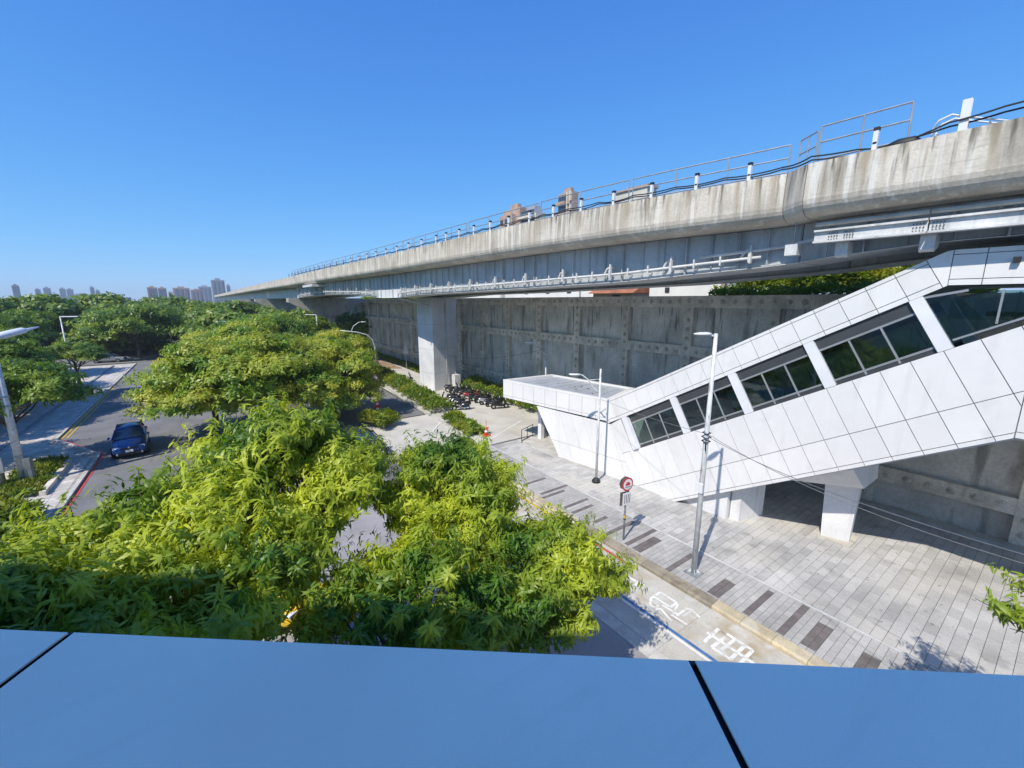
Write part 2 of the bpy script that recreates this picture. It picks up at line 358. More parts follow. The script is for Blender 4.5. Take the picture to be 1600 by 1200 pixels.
bars = [(15.6,13.1,15.27,.14),(15.1,12.95,14.4,.18),(13.63,13.1,14.7,.2),(13.1,13.05,14.42,.17),(11.93,13.25,14.1,.22),(9.87,13.0,14.95,.2),(9.33,13.0,14.45,.26),
        (10.97,12.95,14.75,.15),(7.9,12.9,14.6,.2),(6.13,12.98,14.15,.27),(5.1,12.98,14.78,.16),(4.05,12.98,14.95,.17),(3.5,13.08,14.48,.3),(2.3,13.0,14.2,.24),(1.2,12.98,14.9,.18),
        (16.9,13.1,14.6,.2),(17.6,13.0,14.9,.16),(19.0,13.1,14.2,.22),(20.2,12.98,14.7,.18),(21.3,12.98,14.3,.2),(22.2,13.1,14.9,.16)]
def rowbar(y):
    for by, a, b, bw in bars:
        if abs(y-by) <= (.1 if bw < .24 else .2): return a, b
    return None
pav = thing('pavement', None, None); pav['kind'] = 'structure'
MB().box(12.9, 15.0, -8, 23.5, -.05, KH-.022).build('bedding', M['tilejoint'], pav)
tiles(pav, 12.9, 14.98, -8, 23.4, .3, .2, M['tilesm'], KH, True, 290, rowbar)
for k in range(31):
    y0 = -8 + k*1.02
    MB().box(15.0, 15.1, y0+.004, y0+1.016, KH-.04, KH+.004).build('band_stone', M['band'], pav)
plz = thing('plaza', None, None); plz['kind'] = 'structure'
MB().box(15.1, 26.0, -8, 23.5, -.05, KH-.024).build('bedding', M['tilejoint'], plz)
tiles(plz, 15.12, 25.98, -8, 23.4, .6, .3, M['tile'], KH, True, 290)
kb = thing('kerb', None, None); kb['kind'] = 'structure'
kme = {}
for k in range(32):
    y0 = -6 + k*.92
    if y0 > 23: break
    yy = y0 + .46
    grey = (6.3 < yy < 12.2)
    z1 = KH + .004
    MB().add([(12.47,y0+.006,-.1),(12.9,y0+.006,-.1),(12.9,y0+.914,-.1),(12.47,y0+.914,-.1),
              (12.52,y0+.006,z1),(12.895,y0+.006,z1),(12.895,y0+.914,z1),(12.52,y0+.914,z1),
              (12.47,y0+.006,z1-.05),(12.47,y0+.914,z1-.05)],
             [(4,5,6,7),(8,4,7,9),(0,8,9,3),(1,2,6,5),(0,1,5,4,8),(3,9,7,6,2)]).build('kerb_stone', M['kerbgrey'] if grey else M['kerb'], kb)

# road markings (flat paint, 4 mm above the slab)
def stroke(mb, a, b, wd, z, ):
    a = Vector((*a, z)); b = Vector((*b, z)); d = (b-a).normalized(); n = Vector((-d.y, d.x, 0))*wd/2
    mb.add([a-n, b-n, b+n, a+n], [(0,1,2,3)])
def mark(name, segs, wd, z, m):
    mb = MB()
    for i, (a, b) in enumerate(segs): stroke(mb, a, b, wd, z + .0012*i)
    o = mb.build(name, m); o['kind'] = 'structure'; return o
mark('blue_bay_line', [((10.58,-6),(10.58,8.6)), ((10.58,8.6),(11.3,9.9))], .11, .012, M['mblue'])
mark('white_bay_line', [((10.44,-6),(10.44,8.5))], .09, .012, M['mwhite'])
mark('yellow_gutter_line', [((12.25,12.4),(12.25,22.5))], .16, .012, M['myellow'])
mark('red_gutter_line', [((12.15,8.8),(12.25,12.3))], .12, .013, M['mred'])
mark('white_lane_line', [((5.55,6.5),(5.55,15.5))], .14, .012, M['mwhite'])
mark('pale_driveway_line', [((12.9,24.0),(15.4,24.4)),((15.4,24.4),(20.8,27.3)),((13.0,28.5),(15.5,31.5))], .12, .016, M['mwhite'])
def gl(p): return G(960 + p[0]/6.154, 890 + p[1]/6.154)
def glyph(name, strokes, wd):
    mb = MB()
    for i, (a, b) in enumerate(strokes): stroke(mb, gl(a), gl(b), wd, .012 + .0008*i)
    o = mb.build(name, M['mwhite']); o['kind'] = 'structure'
glyph('lane_character', [((1000,570),(860,700)),((890,605),(1360,920)),((1080,620),(1330,780)),((935,750),(1120,870)),((1065,655),(935,750)),((1165,670),(1030,775)),((1255,735),(1110,870)),((1330,780),(1190,925))], .10)
glyph('lane_character', [((440,220),(600,320)),((440,220),(350,280)),((600,320),(540,365)),((380,262),(530,360)),((350,280),(345,355)),((350,350),(450,385)),((420,345),(400,395)),
    ((450,385),(550,500)),((460,345),(620,440)),((610,335),(570,430)),((700,375),(600,450)),((690,380),(760,395)),((740,390),(825,470)),((745,400),(660,455)),((545,440),(700,535))], .08)
glyph('lane_character', [((90,50),(285,155)),((235,125),(130,215)),((95,185),(160,222)),((20,90),(100,135))], .11)

# left pavement with kerb, yellow and red lines
lp = thing('left_pavement', None, None); lp['kind'] = 'structure'
KL = [(-6.72,-20),(-6.72,28),(-6.62,37.2),(-9.75,43),(-9.75,66),(-9.75,90)]
poly = KL + [(-17.5,90),(-17.5,-20)]
MB().prism([(x,y,-.1) for x,y in poly], (0,0,.2)).build('slab', M['bedding_light'], lp)
mb = MB()
for i in range(17*2):
    for j in range(92*2):
        x0 = -17.42+i*.5; y0 = 8+j*.5
        lim = -6.88 if y0 < 36.8 else max(-9.90, -6.9-(y0-36.8)*.54)
        if x0+.5 > lim or y0 > 89: continue
        mb.add([(x0+.012,y0+.012,.106),(x0+.488,y0+.012,.106),(x0+.488,y0+.488,.106),(x0+.012,y0+.488,.106)], [(0,1,2,3)])
o = mb.build('paver', M['sidewalk'], lp); o['kind'] = 'stuff'
def along(pts, step):
    out = []
    for a, b in zip(pts[:-1], pts[1:]):
        L_ = math.dist(a, b); n = max(1, int(L_/step))
        for i in range(n): out.append(((a[0]+(b[0]-a[0])*i/n, a[1]+(b[1]-a[1])*i/n), (a[0]+(b[0]-a[0])*(i+1)/n, a[1]+(b[1]-a[1])*(i+1)/n)))
    return out
lk = thing('left_kerb', None, None); lk['kind'] = 'structure'
for a, b in along(KL[1:], 1.6):
    MB().bar((*a,.055), (*b,.055), .2, .16).build('kerb_stone', M['kerbpale'], lk)
mark('red_kerb_line', [((-6.5,12),(-6.5,28.0)),((-6.5,28.0),(-6.42,37.3)),((-6.42,37.3),(-9.5,43.1))], .16, .008, M['mred'])
mark('yellow_kerb_line', [((-9.52,43.3),(-9.52,68))], .16, .008, M['myellow'])
mark('yellow_line_inner', [((-9.22,43.3),(-9.22,62))], .10, .009, M['myellow'])
mb = MB(); mb.box(-12.25,-12.05,20,88,.1,.22)
tag(mb.build('low_dark_strip', M['joint']), 'low dark raised strip running through the left pavement', 'kerb wall')  # raised strip in one even dark grey
mb = MB(); mb.box(-7.9,-7.65,30.5,36.2,.1,.34)
tag(mb.build('planter_edge', M['wallrib']), 'short weathered stone edging beside the grass patch by the red kerb', 'edging')

# ---------------------------------------------------------------- window ledge and host building
ldg = thing('window_ledge', 'blue grey metal window ledge of wide panels along the bottom of the view', 'ledge')
fwd = Vector((math.sin(YAW), math.cos(YAW), 0)); rgt = Vector((math.cos(YAW), -math.sin(YAW), 0))
ZL = 9.35
def edge_f(t): return .676 - .055*t
jn = [-5.7,-4.49,-3.28,-2.09,-.881,.331,1.54,2.75,3.96,5.17]
def LP(t, f, z): return rgt*t + fwd*f + Vector((0,0,z))
for a, b in zip(jn[:-1], jn[1:]):
    g = .0065
    pts = [(a+g, -.45),(b-g,-.45),(b-g,edge_f(b)),(a+g,edge_f(a))]
    MB().prism([LP(t+ (f-.66)*-.0, f, ZL-.004) for t,f in pts], (0,0,.004)).build('ledge_panel', M['ledge'], ldg)
    q = [(a+g,edge_f(a)),(b-g,edge_f(b)),(b-g,edge_f(b)+.003),(a+g,edge_f(a)+.003)]
MB().prism([LP(t,f,ZL-.3) for t,f in [(jn[0],-.45),(jn[-1],-.45),(jn[-1],edge_f(jn[-1])-.004),(jn[0],edge_f(jn[0])-.004)]], (0,0,.282)).build('ledge_core', M['ledgedark'], ldg)
MB().prism([LP(t,f,ZL-.03) for t,f in [(jn[0],edge_f(jn[0])-.003),(jn[-1],edge_f(jn[-1])-.003),(jn[-1],edge_f(jn[-1])+.006),(jn[0],edge_f(jn[0])+.006)]], (0,0,.024)).build('ledge_lip', M['ledgedark'], ldg)
hb = thing('office_building', 'pale rendered building whose window looks out over the ledge', 'building')
def blk(t0,t1,f0,f1,z0,z1,nm='wall'):
    return MB().prism([LP(t0,f0,z0),LP(t1,f0,z0),LP(t1,f1,z0),LP(t0,f1,z0)], (0,0,z1-z0)).build(nm, M['render'], hb)
blk(-30,12,-12,.55,-.05,9.02)
blk(-30,-3.5,-12,-.8,9.02,14.7,'upper_shade_block'); blk(-3.497,.7,-12,-.9,9.02,12.1,'upper_shade_block')  # unseen upper blocks, heights and end cut shaped to shade ledge and trees

# ---------------------------------------------------------------- viaduct
VX = [(-16,17.25),(6.35,16.62),(7.2,17.25),(12.5,16.2),(18.4,15.5),(28.7,15.0),(43,14.6),(68,13.3),(86,12.75),(128,11.8),(190,11.1),(278,10.3),(420,8.3)]
def vx(y):
    if y <= VX[0][0]: return VX[0][1]
    for i in range(len(VX)-1):
        if y <= VX[i+1][0]:
            x0,y0_ = VX[i]; x1,y1_ = VX[i+1]
            if i < 2: return y0_ + (y1_-y0_)*(y-x0)/(x1-x0)
            p0 = VX[max(i-1,2)]; p3 = VX[min(i+2,len(VX)-1)]
            t = (y-x0)/(x1-x0); h = x1-x0
            m0 = (y1_-p0[1])/(x1-p0[0]); m1 = (p3[1]-y0_)/(p3[0]-x0)
            return (2*t**3-3*t*t+1)*y0_ + (t**3-2*t*t+t)*h*m0 + (-2*t**3+3*t*t)*y1_ + (t**3-t*t)*h*m1
    return VX[-1][1]
def vz(y): return 14.4 if y < 7 else 14.4 - min(1, (y-7)/80)*.4          # parapet top
def lerp(tab, y):
    if y <= tab[0][0]: return tab[0][1]
    for (a,b),(c,d_) in zip(tab[:-1], tab[1:]):
        if y <= c: return b + (d_-b)*(y-a)/(c-a)
    return tab[-1][1]
GB = [(-16,12.0),(3.1,11.85),(7.7,11.45),(14.2,11.02),(20.8,10.86),(28,10.72),(36,10.62),(40.5,10.42),(41.2,10.36),(46.5,10.36),(47.3,10.42),(53,10.75),(65,10.95),(76,10.8),(86,10.5),(128,10.5),(420,10.5)]
def gb(y): return 10 + (lerp(GB, y)-10)*.957
def ys(a, b, st):
    n = max(1, int(round((b-a)/st))); return [a + (b-a)*i/n for i in range(n+1)]
via = thing('viaduct', 'long concrete and blue grey steel railway viaduct curving away beyond the trees', 'viaduct')
def section(a, b, st, prof, name, m, smooth=False):
    rings = []
    for y in ys(a, b, st): rings.append([(vx(y)+dx, y, vz(y)+dz) for dx, dz in prof])
    o = MB().loft(rings, closed=True, caps=True).build(name, m, via, smooth)
    return o
PP = [(.0,0),(-.03,-.4),(-.05,-.8),(-.06,-1.12),(-.03,-1.26),(.03,-1.38),(.12,-1.48),(.25,-1.56),(.42,-1.61),(.7,-1.64),(1.3,-1.6),(1.3,-1.35),(.45,-1.3),(.28,-.9),(.26,0)]
BRK = [(-16,-7.6),(-7.57,-.4),(-.37,6.33),(6.36,7.18),(7.21,14.5),(14.52,21.7),(21.72,28.9),(28.92,36.1),(36.12,43.3),(43.32,50.5),(50.52,57.6),(57.62,64.7),(64.72,71.8),(71.82,78.9),(78.92,86)]
for a, b in BRK: section(a, b, 1.2 if b-a > 2 else .3, PP, 'parapet', M['parapet'])
y = 86.03
while y < 400: section(y, y+13.96, 3.5, PP, 'parapet', M['parapet']); y += 14
DK = [(1.3,-1.38),(9.6,-1.38),(9.6,-1.62),(1.3,-1.6)]
for a, b in ((-16,6.35),(6.4,43.3),(43.35,86),(86.05,128),(128.05,400)): section(a, b, 3, DK, 'deck', M['soffit'])
for a, b in ((-16,6.35),(6.4,43.3),(43.35,86),(86.05,128),(128.05,400)):
    section(a, b, 4, [(9.6,-1.62),(10.9,-1.62),(10.95,-1.1),(10.9,0),(10.65,0),(10.65,-1.38),(9.6,-1.38)], 'far_parapet', M['parapet'])
GX = 1.45
def girder(a, b, dx0, dx1, name, m, st=1.2):
    rings = []
    for y in ys(a, b, st):
        x = vx(y); zt = vz(y)-1.62; zb = gb(y)
        rings.append([(x+dx0,y,zt),(x+dx0,y,zb),(x+dx1,y,zb),(x+dx1,y,zt)])
    return MB().loft(rings, closed=True, caps=True).build(name, m, via)
for a, b in ((-16,6.9),(6.95,43.85),(43.9,86)):
    for d0, d1 in ((GX,GX+1.8),(6.9,8.7)): girder(a, b, d0, d1, 'girder', M['girder'])
for a, b in ((86.1,128),(128.1,170),(170.1,212),(212.1,400)): girder(a, b, 2.4, 8.6, 'box_girder', M['girder_lt'], 6)
# bottom flange, stiffener plates and web panels of the near face
for a, b in ((-16,6.9),(6.95,43.85),(43.9,86)):
    rings = []
    for y in ys(a, b, 1.2):
        x = vx(y)+GX; zb = gb(y)
        rings.append([(x-.14,y,zb-.03),(x+2.0,y,zb-.03),(x+2.0,y,zb-.055),(x-.14,y,zb-.055)])
    MB().loft(rings, True, True).build('bottom_flange', M['girder_lt'], via)
    rings = []
    for y in ys(a, b, 1.2):
        x = vx(y)+6.9; zb = gb(y)
        rings.append([(x-.14,y,zb-.03),(x+2.0,y,zb-.03),(x+2.0,y,zb-.055),(x-.14,y,zb-.055)])
    MB().loft(rings, True, True).build('bottom_flange', M['girder_lt'], via)
y = -14.0; k = 0
while y < 86:
    x = vx(y)+GX; zt = vz(y)-1.66; zb = gb(y)-.03
    big = (k % 3 == 0); pr = .16 if big else .07; th = .05 if big else .03
    MB().box(x-pr, x-.002, y-th/2, y+th/2, zb, zt).build('stiffener', M['girder'], via)
    y += 1.05; k += 1
# haunch plates over the near column
for c0, c1 in ((40.9,43.0),(43.04,44.7),(44.74,46.8)):
    x = vx((c0+c1)/2)+GX
    MB().prism([(vx(c0)+GX-.03,c0,gb(c0)-.05),(vx(c1)+GX-.03,c1,gb(c1)-.05),(vx(c1)+GX-.03,c1,gb(c1)+.75),(vx(c0)+GX-.03,c0,gb(c0)+.75)], (-.02,0,0)).build('haunch_plate', M['steelwhite'], via)
# cross beams between girders
for y in np.arange(-12, 86, 5.2):
    x = vx(y); MB().box(x+GX+1.8, x+6.9, y-.15, y+.15, gb(y)+.25, vz(y)-1.63).build('cross_beam', M['girder'], via)
# drain pipe along the lower web with brackets, elbows
def pipe(a, b, up, r=.055, out=.30):
    MB().tube([(vx(y)+GX-out, y, gb(y)+up) for y in ys(a, b, 1.0)], r, 8).build('drain_pipe', M['girder_lt'], via, True)
pipe(8.2, 40.6, .34, .06); pipe(-6, 10.5, .62, .06); pipe(47.5, 84, .34, .06)
MB().tube([(vx(40.6)+GX-.3,40.6,gb(40.6)+.34),(vx(40.9)+GX-.3,40.95,gb(41)+.30),(vx(41)+GX-.3,41.0,gb(41)-.1),(vx(41.1)+2.9,41.6,9.9),(19.7,42.15,9.5)], .055, 8).build('drain_pipe', M['girder_lt'], via, True)
y = 8.6; k = 0
while y < 84:
    if not 40.5 < y < 47.4:
        x = vx(y)+GX; z = gb(y)+.34
        mb = MB(); mb.box(x-.34, x, y-.025, y+.025, z-.10, z-.06); mb.box(x-.40,x-.34,y-.03,y+.03,z-.16,z+.22)
        mb.build('pipe_bracket', M['girder_lt'], via)
        if k % 3 == 0:
            mb = MB(); mb.tube([(x-.3,y+.35,z+.05),(x-.3,y+.2,z+.28),(x-.3,y+.05,z+.34),(x-.02,y+.0,z+.34)], .06, 8)
            mb.box(x-.42,x-.30,y-.10,y-.02,z-.2,z+.5)
            mb.build('pipe_elbow', M['girder_lt'], via)
    y += 1.05; k += 1
# outrigger channel and hanging boxes on the nearest span
for a, b in ((-9,.95),(.99,3.25),(3.29,6.1)):
    rings = []
    for y in ys(a, b, 1.0):
        x = vx(y)+.5; z = 12.34
        rings.append([(x,y,z),(x,y,z-.06),(x+.1,y,z-.06),(x+.1,y,z-.36),(x,y,z-.36),(x,y,z-.42),(x+.3,y,z-.42),(x+.3,y,z)])
    MB().loft(rings, True, True).build('channel_beam', M['girder_lt'], via)
    MB().tube([(vx(y)+.60,y,12.52) for y in ys(a,b,1.0)], .07, 8).build('conduit', M['kerbpale'], via, True)
for yc, zc in ((5.35,12.25),(3.27,12.22),(.97,12.22),(-1.4,12.2)):
    x = vx(yc)+.85
    MB().prism([(x,yc-.16,11.92),(x+.53,yc-.16,11.92),(x+.53,yc-.16,11.6),(x+.1,yc-.16,11.42),(x,yc-.16,11.5)], (0,.34,0)).build('bracket_arm', M['girder_lt'], via)
    mb = MB()
    for i in range(4):
        for j in range(3):
            for s_ in (-1, 1):
                yy = yc + s_*(.1 + i*.075); zz = 12.01 + j*.1
                mb.box(vx(yc)+.56, vx(yc)+.60, yy-.014, yy+.014, zz-.014, zz+.014)
    o = mb.build('bolt', M['frame'], via)
x = vx(6.9)+.5
MB().box(x, x+.4, 6.7, 7.1, 11.62, 12.0).build('hanging_box', M['girder_lt'], via)
MB().tube([(x+.2,6.9,12.0),(x+.2,6.9,12.85)], .03, 6).build('box_hanger', M['galv'], via)
for yv in (.2, 2.0, 2.9): MB().tube([(vx(yv)+GX-.1,yv,vz(yv)-1.7),(vx(yv)+GX-.1,yv,gb(yv)+.62)], .06, 8).build('drain_pipe', M['girder'], via, True)
MB().box(vx(69)-.25, vx(69)+2.2, 66.5, 73.5, 12.0, 12.32).build('service_platform', M['girder_lt'], via)

# railing along the parapet: posts and rails of each bay
rl = thing('track_railing', 'grey tube railing standing on the viaduct parapet', 'railing')
def railbay(a, b, dx=.75, top=1.28, mid=True):
    n = max(2, round((b-a)/2.3)); mb = MB()
    for q in range(n+1):
        y = a+(b-a)*q/n; MB().tube([(vx(y)+dx,y,vz(y)-.3),(vx(y)+dx,y,vz(y)+top)], .028, 6).build('rail_post', M['rail'], rl)
    for hh in (top, top*.62, top*.2):
        MB().tube([(vx(a)+dx,a,vz(a)+hh)] + [(vx(y)+dx,y,vz(y)+hh) for y in ys(a,b,2.0)][1:], .027, 6).build('rail_tube', M['rail'], rl)
railbay(4.1, 6.35); railbay(6.5, 7.2, .8, 1.22); railbay(7.5, 13.6, .8, 1.15); railbay(13.8, 19.5, .8, 1.15); railbay(19.7, 27, .8, 1.12); railbay(27.3, 36, .8, 1.1); railbay(36.3, 47, .8, 1.1)
railbay(47.4, 60, .8, 1.1); railbay(60.4, 85, .8, 1.1)
# cable posts with black caps
gi = 0
for y in list(np.arange(4.75, 30, 1.9)) + list(np.arange(31, 86, 2.6)):
    if 6.2 < y < 7.4: continue
    p = thing('cable_post', 'short white cable post with dark cap standing on the viaduct parapet', 'cable post', (vx(y)+.35, float(y), vz(y)-.05), 0, 'white cable posts along the viaduct parapet')
    if gi < 22:
        MB().box(-.06,.06,-.06,.06,0,.66).build('post_body', M['whitepaint'], p)
        mb = MB(); mb.box(-.07,.07,-.07,.07,.66,.75); mb.box(-.06,-.045,-.05,.05,.28,.34); mb.build('post_cap', M['cable'], p)
    else:
        MB().box(-.06,.06,-.06,.06,0,.72).build('post_body', M['rail'], p)
    gi += 1

ch = thing('signal_post', 'tall pale steel post beside the curved ladder rail at the right end of the viaduct', 'post', (vx(2.9)+.5, 2.92, vz(2)-.1))
mb = MB(); mb.box(-.07,-.05,-.09,.09,0,.98); mb.box(.05,.07,-.09,.09,0,.98); mb.box(-.05,.05,-.012,.012,0,.98); mb.build('post_body', M['whitepaint'], ch)
MB().box(-.09,.09,-.11,.11,-.02,.02).build('base_plate', M['galv'], ch)
def sag(a, b, dp, n=14):
    a = Vector(a); b = Vector(b); return [a.lerp(b, i/n) - Vector((0,0,dp*4*(i/n)*(1-i/n))) for i in range(n+1)]
pts1 = []; yy = -6.0; z0 = vz(0)
path = [(vx(-6)+.5,-6,15.15)]
prev = (vx(-4)+.45, -4, 15.3)
c1 = [(vx(-4)+.4,-4,16.0),(vx(0)+.4,0.0,15.0),(vx(2.2)+.4,2.2,14.86),(vx(3.2)+.4,3.2,14.78),(vx(4.3)+.42,4.3,14.5),(vx(5.2)+.42,5.2,14.62),(vx(6.4)+.3,6.4,14.7)]
c2 = [(vx(-4)+.55,-4,15.4),(vx(0)+.5,0.0,14.85),(vx(2.2)+.5,2.2,14.75),(vx(3.2)+.5,3.2,14.7),(vx(4.3)+.5,4.3,14.6),(vx(5.2)+.5,5.2,14.5),(vx(6.4)+.35,6.4,14.6)]
for c in (c1, c2):
    ss = []
    for a, b in zip(c[:-1], c[1:]): ss += sag(a, b, .02, 4)[:-1]
    q = c[-1]; y = 7.5
    while y < 84:
        ss += sag(q, (vx(y)+.33, y, vz(y)+.32 + (0 if c is c1 else -.07)), random.uniform(.04,.1), 5)[:-1]; q = (vx(y)+.33, y, vz(y)+.32 + (0 if c is c1 else -.07)); y += 1.9 if y < 30 else 2.6
    tag(MB().tube(ss, .026, 5).build('track_cable', M['cable']), 'black cable running along the cable posts on the viaduct, ' + ('upper of the two' if c is c1 else 'lower of the two'), 'cable')
ld = thing('ladder_rail', 'white hooped ladder rail on the parapet beside the tall steel post', 'ladder rail', (0,0,0))
yq = 3.55
for s_ in (0, .42):
    MB().tube([(vx(yq)+.6+s_,yq,14.2),(vx(yq)+.6+s_,yq,14.75),(vx(yq)+.6+s_,yq-.1,14.95),(vx(yq)+.6+s_,yq-.35,15.02),(vx(yq)+.6+s_,yq-.6,14.9),(vx(yq)+.6+s_,yq-1.5,14.5)], .025, 6).build('hoop', M['whitepaint'], ld, True)
for t in range(3): MB().tube([(vx(yq)+.6,yq-.1-t*.5,14.62),(vx(yq)+1.02,yq-.1-t*.5,14.62)], .02, 6).build('rung', M['whitepaint'], ld)
mb = MB(); mb.loft([[(vx(4)+.5+.18*math.cos(t)*s_, 3.75+dy+ .0, 14.5+.18*math.sin(t)*s_) for t in np.linspace(0,2*math.pi,9)[:-1]] for dy, s_ in ((0,.3),(.12,.9),(.5,1),(.75,.5))], True, True)
tag(mb.build('cable_bundle', M['cable'], None, True), 'black wrapped cable bundle lying on the parapet left of the hooped ladder rail', 'cable bundle')

# near column
colm = thing('viaduct_column', 'pale blue grey steel clad column under the viaduct beside the parked scooters', 'column')
cc = [(19.4,44.8),(20.0,42.2),(23.3,42.9),(22.8,45.5)]
for i in range(4):
    a = Vector((*cc[i],0)); b = Vector((*cc[(i+1)%4],0)); n = 1 if i % 2 == 0 else 1
    d_ = (b-a).normalized(); nn = Vector((d_.y,-d_.x,0))
    for z0, z1 in ((.0,2.0),(2.02,4.7),(4.72,7.4),(7.42,10.32)):
        MB().prism([a+Vector((0,0,z0))+d_*.004, b+Vector((0,0,z0))-d_*.004, b+Vector((0,0,z1))-d_*.004, a+Vector((0,0,z1))+d_*.004], -nn*.06).build('cladding_plate', M['steelwhite'], colm)
    L_ = (b-a).length
    for q in range(1, int(L_/.4)):
        p = a + d_*(q*.4)
        MB().bar(p+nn*.02+Vector((0,0,8.6)), p+nn*.02+Vector((0,0,10.3)), .03, .05, (d_.x,d_.y,0)).build('rib', M['girder_lt'], colm)
MB().prism([(x*.97+21.4*.03, y*.97+43.8*.03, 0) for x,y in cc], (0,0,10.30)).build('core', M['joint'], colm)
MB().tube([(21.7,42.45,0),(21.7,42.45,9.7)], .07, 8).build('downpipe', M['girder_lt'], colm, True)
MB().tube([(22.9,42.7,0),(22.9,42.7,3.6)], .05, 8).build('downpipe', M['girder_lt'], colm, True)
MB().box(22.3,23.0,41.7,42.5,0,1.7).build('junction_box', M['girder_lt'], colm)

def pier(yc, xc, label, big):
    p = thing('concrete_pier', label, 'pier')
    hw = 6.4
    pr = [(-hw,10.44),(hw,10.44),(hw,9.7),(hw*.62,8.35),(2.2,7.25),(-2.2,7.25),(-hw*.62,8.35),(-hw,9.7)]
    MB().prism([(xc+a, yc-1.3, b) for a, b in pr], (0,2.6,0)).build('pier_cap', M['cap'], p)
    MB().loft([[(xc+1.45*math.cos(t)*s_, yc+1.1*math.sin(t)*s_, z) for t in np.linspace(0,2*math.pi,21)[:-1]] for z, s_ in ((-.1,1),(6.4,1),(7.248,1.25))], True, True).build('pier_stem', M['cap'], p, True)
    MB().box(xc-.1, xc+.1, yc-1.25, yc-1.12, 0, 6.9).build('downpipe', M['girder_lt'], p)
    for s_ in (-3.1, 3.1): MB().box(xc+s_-.5, xc+s_+.5, yc-.5, yc+.5, 10.44, 10.5).build('bearing', M['joint'], p)
pier(86, 18.9, 'nearest hammerhead concrete pier of the viaduct, behind the yellow green tree', True)
pier(128, 17.5, 'second hammerhead concrete pier of the viaduct, half hidden by foliage', False)
pier(170, 16.6, 'farthest hammerhead pier of the viaduct, nearly hidden behind the treetops', False)

# ---------------------------------------------------------------- retaining wall
rw = thing('retaining_wall', 'tall stained concrete retaining wall of framed bays behind the viaduct', 'retaining wall')
WX = 26.0; WT = 10.3
vy = [-9.9 + 5.12*i for i in range(24)]
hz = [(9.55,10.3),(6.35,7.05),(1.45,2.15),(-.3,0.2)]
for j, (a, b) in enumerate(zip(vy[:-1], vy[1:])):
    for (l0, l1), (u0, u1) in zip(hz[1:], hz[:-1]):
        MB().box(WX, WX+.3, a+.33, b-.33, l1, u0).build('wall_panel', M['wallpanel'], rw)
for (z0, z1) in hz:
    for a, b in zip(vy[:-1], vy[1:]):
        MB().box(WX-.3, WX+.05, a+.332, b-.332, z0, z1).build('wall_beam', M['wallrib'], rw)
for y in vy: MB().box(WX-.32, WX+.06, y-.33, y+.33, -.1, WT+.004).build('wall_post', M['wallrib'], rw)
MB().box(WX+.05, WX+.9, vy[0], vy[-1], -.1, WT-.02).build('wall_core', M['wallpanel'], rw)
bm_ = MB().loft([[(-.0,.16*math.cos(t),.16*math.sin(t)) for t in np.linspace(0,2*math.pi,11)[:-1]],[(-.03,.14*math.cos(t),.14*math.sin(t)) for t in np.linspace(0,2*math.pi,11)[:-1]],[(-.035,.085*math.cos(t),.085*math.sin(t)) for t in np.linspace(0,2*math.pi,11)[:-1]],[(-.10,.06*math.cos(t),.06*math.sin(t)) for t in np.linspace(0,2*math.pi,11)[:-1]]], True, True)
bme = bm_.mesh('anchor_bolt'); bme.materials.append(M['bolt'])
cnt = 0; spots = []
for y in vy:
    for z in list(np.arange(.7, 10.2, .62)) : spots.append((WX-.322, y, float(z)))
for z0, z1 in hz[:3]:
    for a in vy[:-1]:
        for q in range(1, 7): spots.append((WX-.302, a+5.12*q/7, (z0+z1)/2))
spots = [s_ for s_ in spots if s_[1] > -3]
spots.sort(key=lambda s_: s_[1])
mb = MB()
for k, s_ in enumerate(spots):
    if k < 290: link('anchor_bolt', bme, rw, s_)
    elif s_[1] < 70: mb.add([(x+s_[0], y+s_[1], z+s_[2]) for x, y, z in bm_.v], bm_.f)
o = mb.build('anchor_bolt', M['bolt'], rw); o['kind'] = 'stuff'
sheet('hillside', [(26.9,-60),(9000,-60),(9000,9000),(26.9,9000)], 9.9, M['ground'])

# ---------------------------------------------------------------- station stair building (white panels)
st = thing('station_entrance', 'white panelled station stair building climbing to the right above the plaza', 'building')
def XF(y): return 18.0 if y < 13.2 else 18.0 - (y-13.2)*.125
def clip(poly, hp):
    a, b, c = hp; out = []                      # keep a*y+b*z+c >= 0
    for i in range(len(poly)):
        p, q = poly[i-1], poly[i]; dp = a*p[0]+b*p[1]+c; dq = a*q[0]+b*q[1]+c
        if (dp >= 0) != (dq >= 0):
            t = dp/(dp-dq); out.append((p[0]+(q[0]-p[0])*t, p[1]+(q[1]-p[1])*t))
        if dq >= 0: out.append(q)
    return out
def shrink(poly, g):
    """inset a convex polygon"""
    cy = sum(p[0] for p in poly)/len(poly); cz = sum(p[1] for p in poly)/len(poly); out = poly
    for i in range(len(poly)):
        p, q = poly[i], poly[(i+1) % len(poly)]; dy, dz = q[0]-p[0], q[1]-p[1]; L_ = math.hypot(dy, dz)
        if L_ < 1e-5: continue
        a, b = -dz/L_, dy/L_; c = -(a*p[0]+b*p[1])
        if a*cy+b*cz+c < 0: a, b, c = -a, -b, -c
        out = clip(out, (a, b, c-g))
        if len(out) < 3: return []
    return out
def panel(poly, name='panel', m=None, g=.011, th=.05, off=0.0, xf=XF):
    poly = shrink(poly, g)
    if len(poly) < 3: return
    off = random.uniform(-.003,.004)
    MB().prism([(xf(y)-off, y, z) for y, z in poly], (th,0,0)).build(name, m or M['panel'], st)
def line(p, q):
    return lambda y: p[1] + (q[1]-p[1])*(y-p[0])/(q[0]-p[0])
FT = line((15.5,4.47),(2.89,11.44)); FB = line((15.2,3.22),(2.75,10.42))
BT = line((14.2,1.7),(1.11,9.35)); BM = line((12.83,.35),(2.19,6.75)); BB = line((11.07,.04),(.81,6.21))
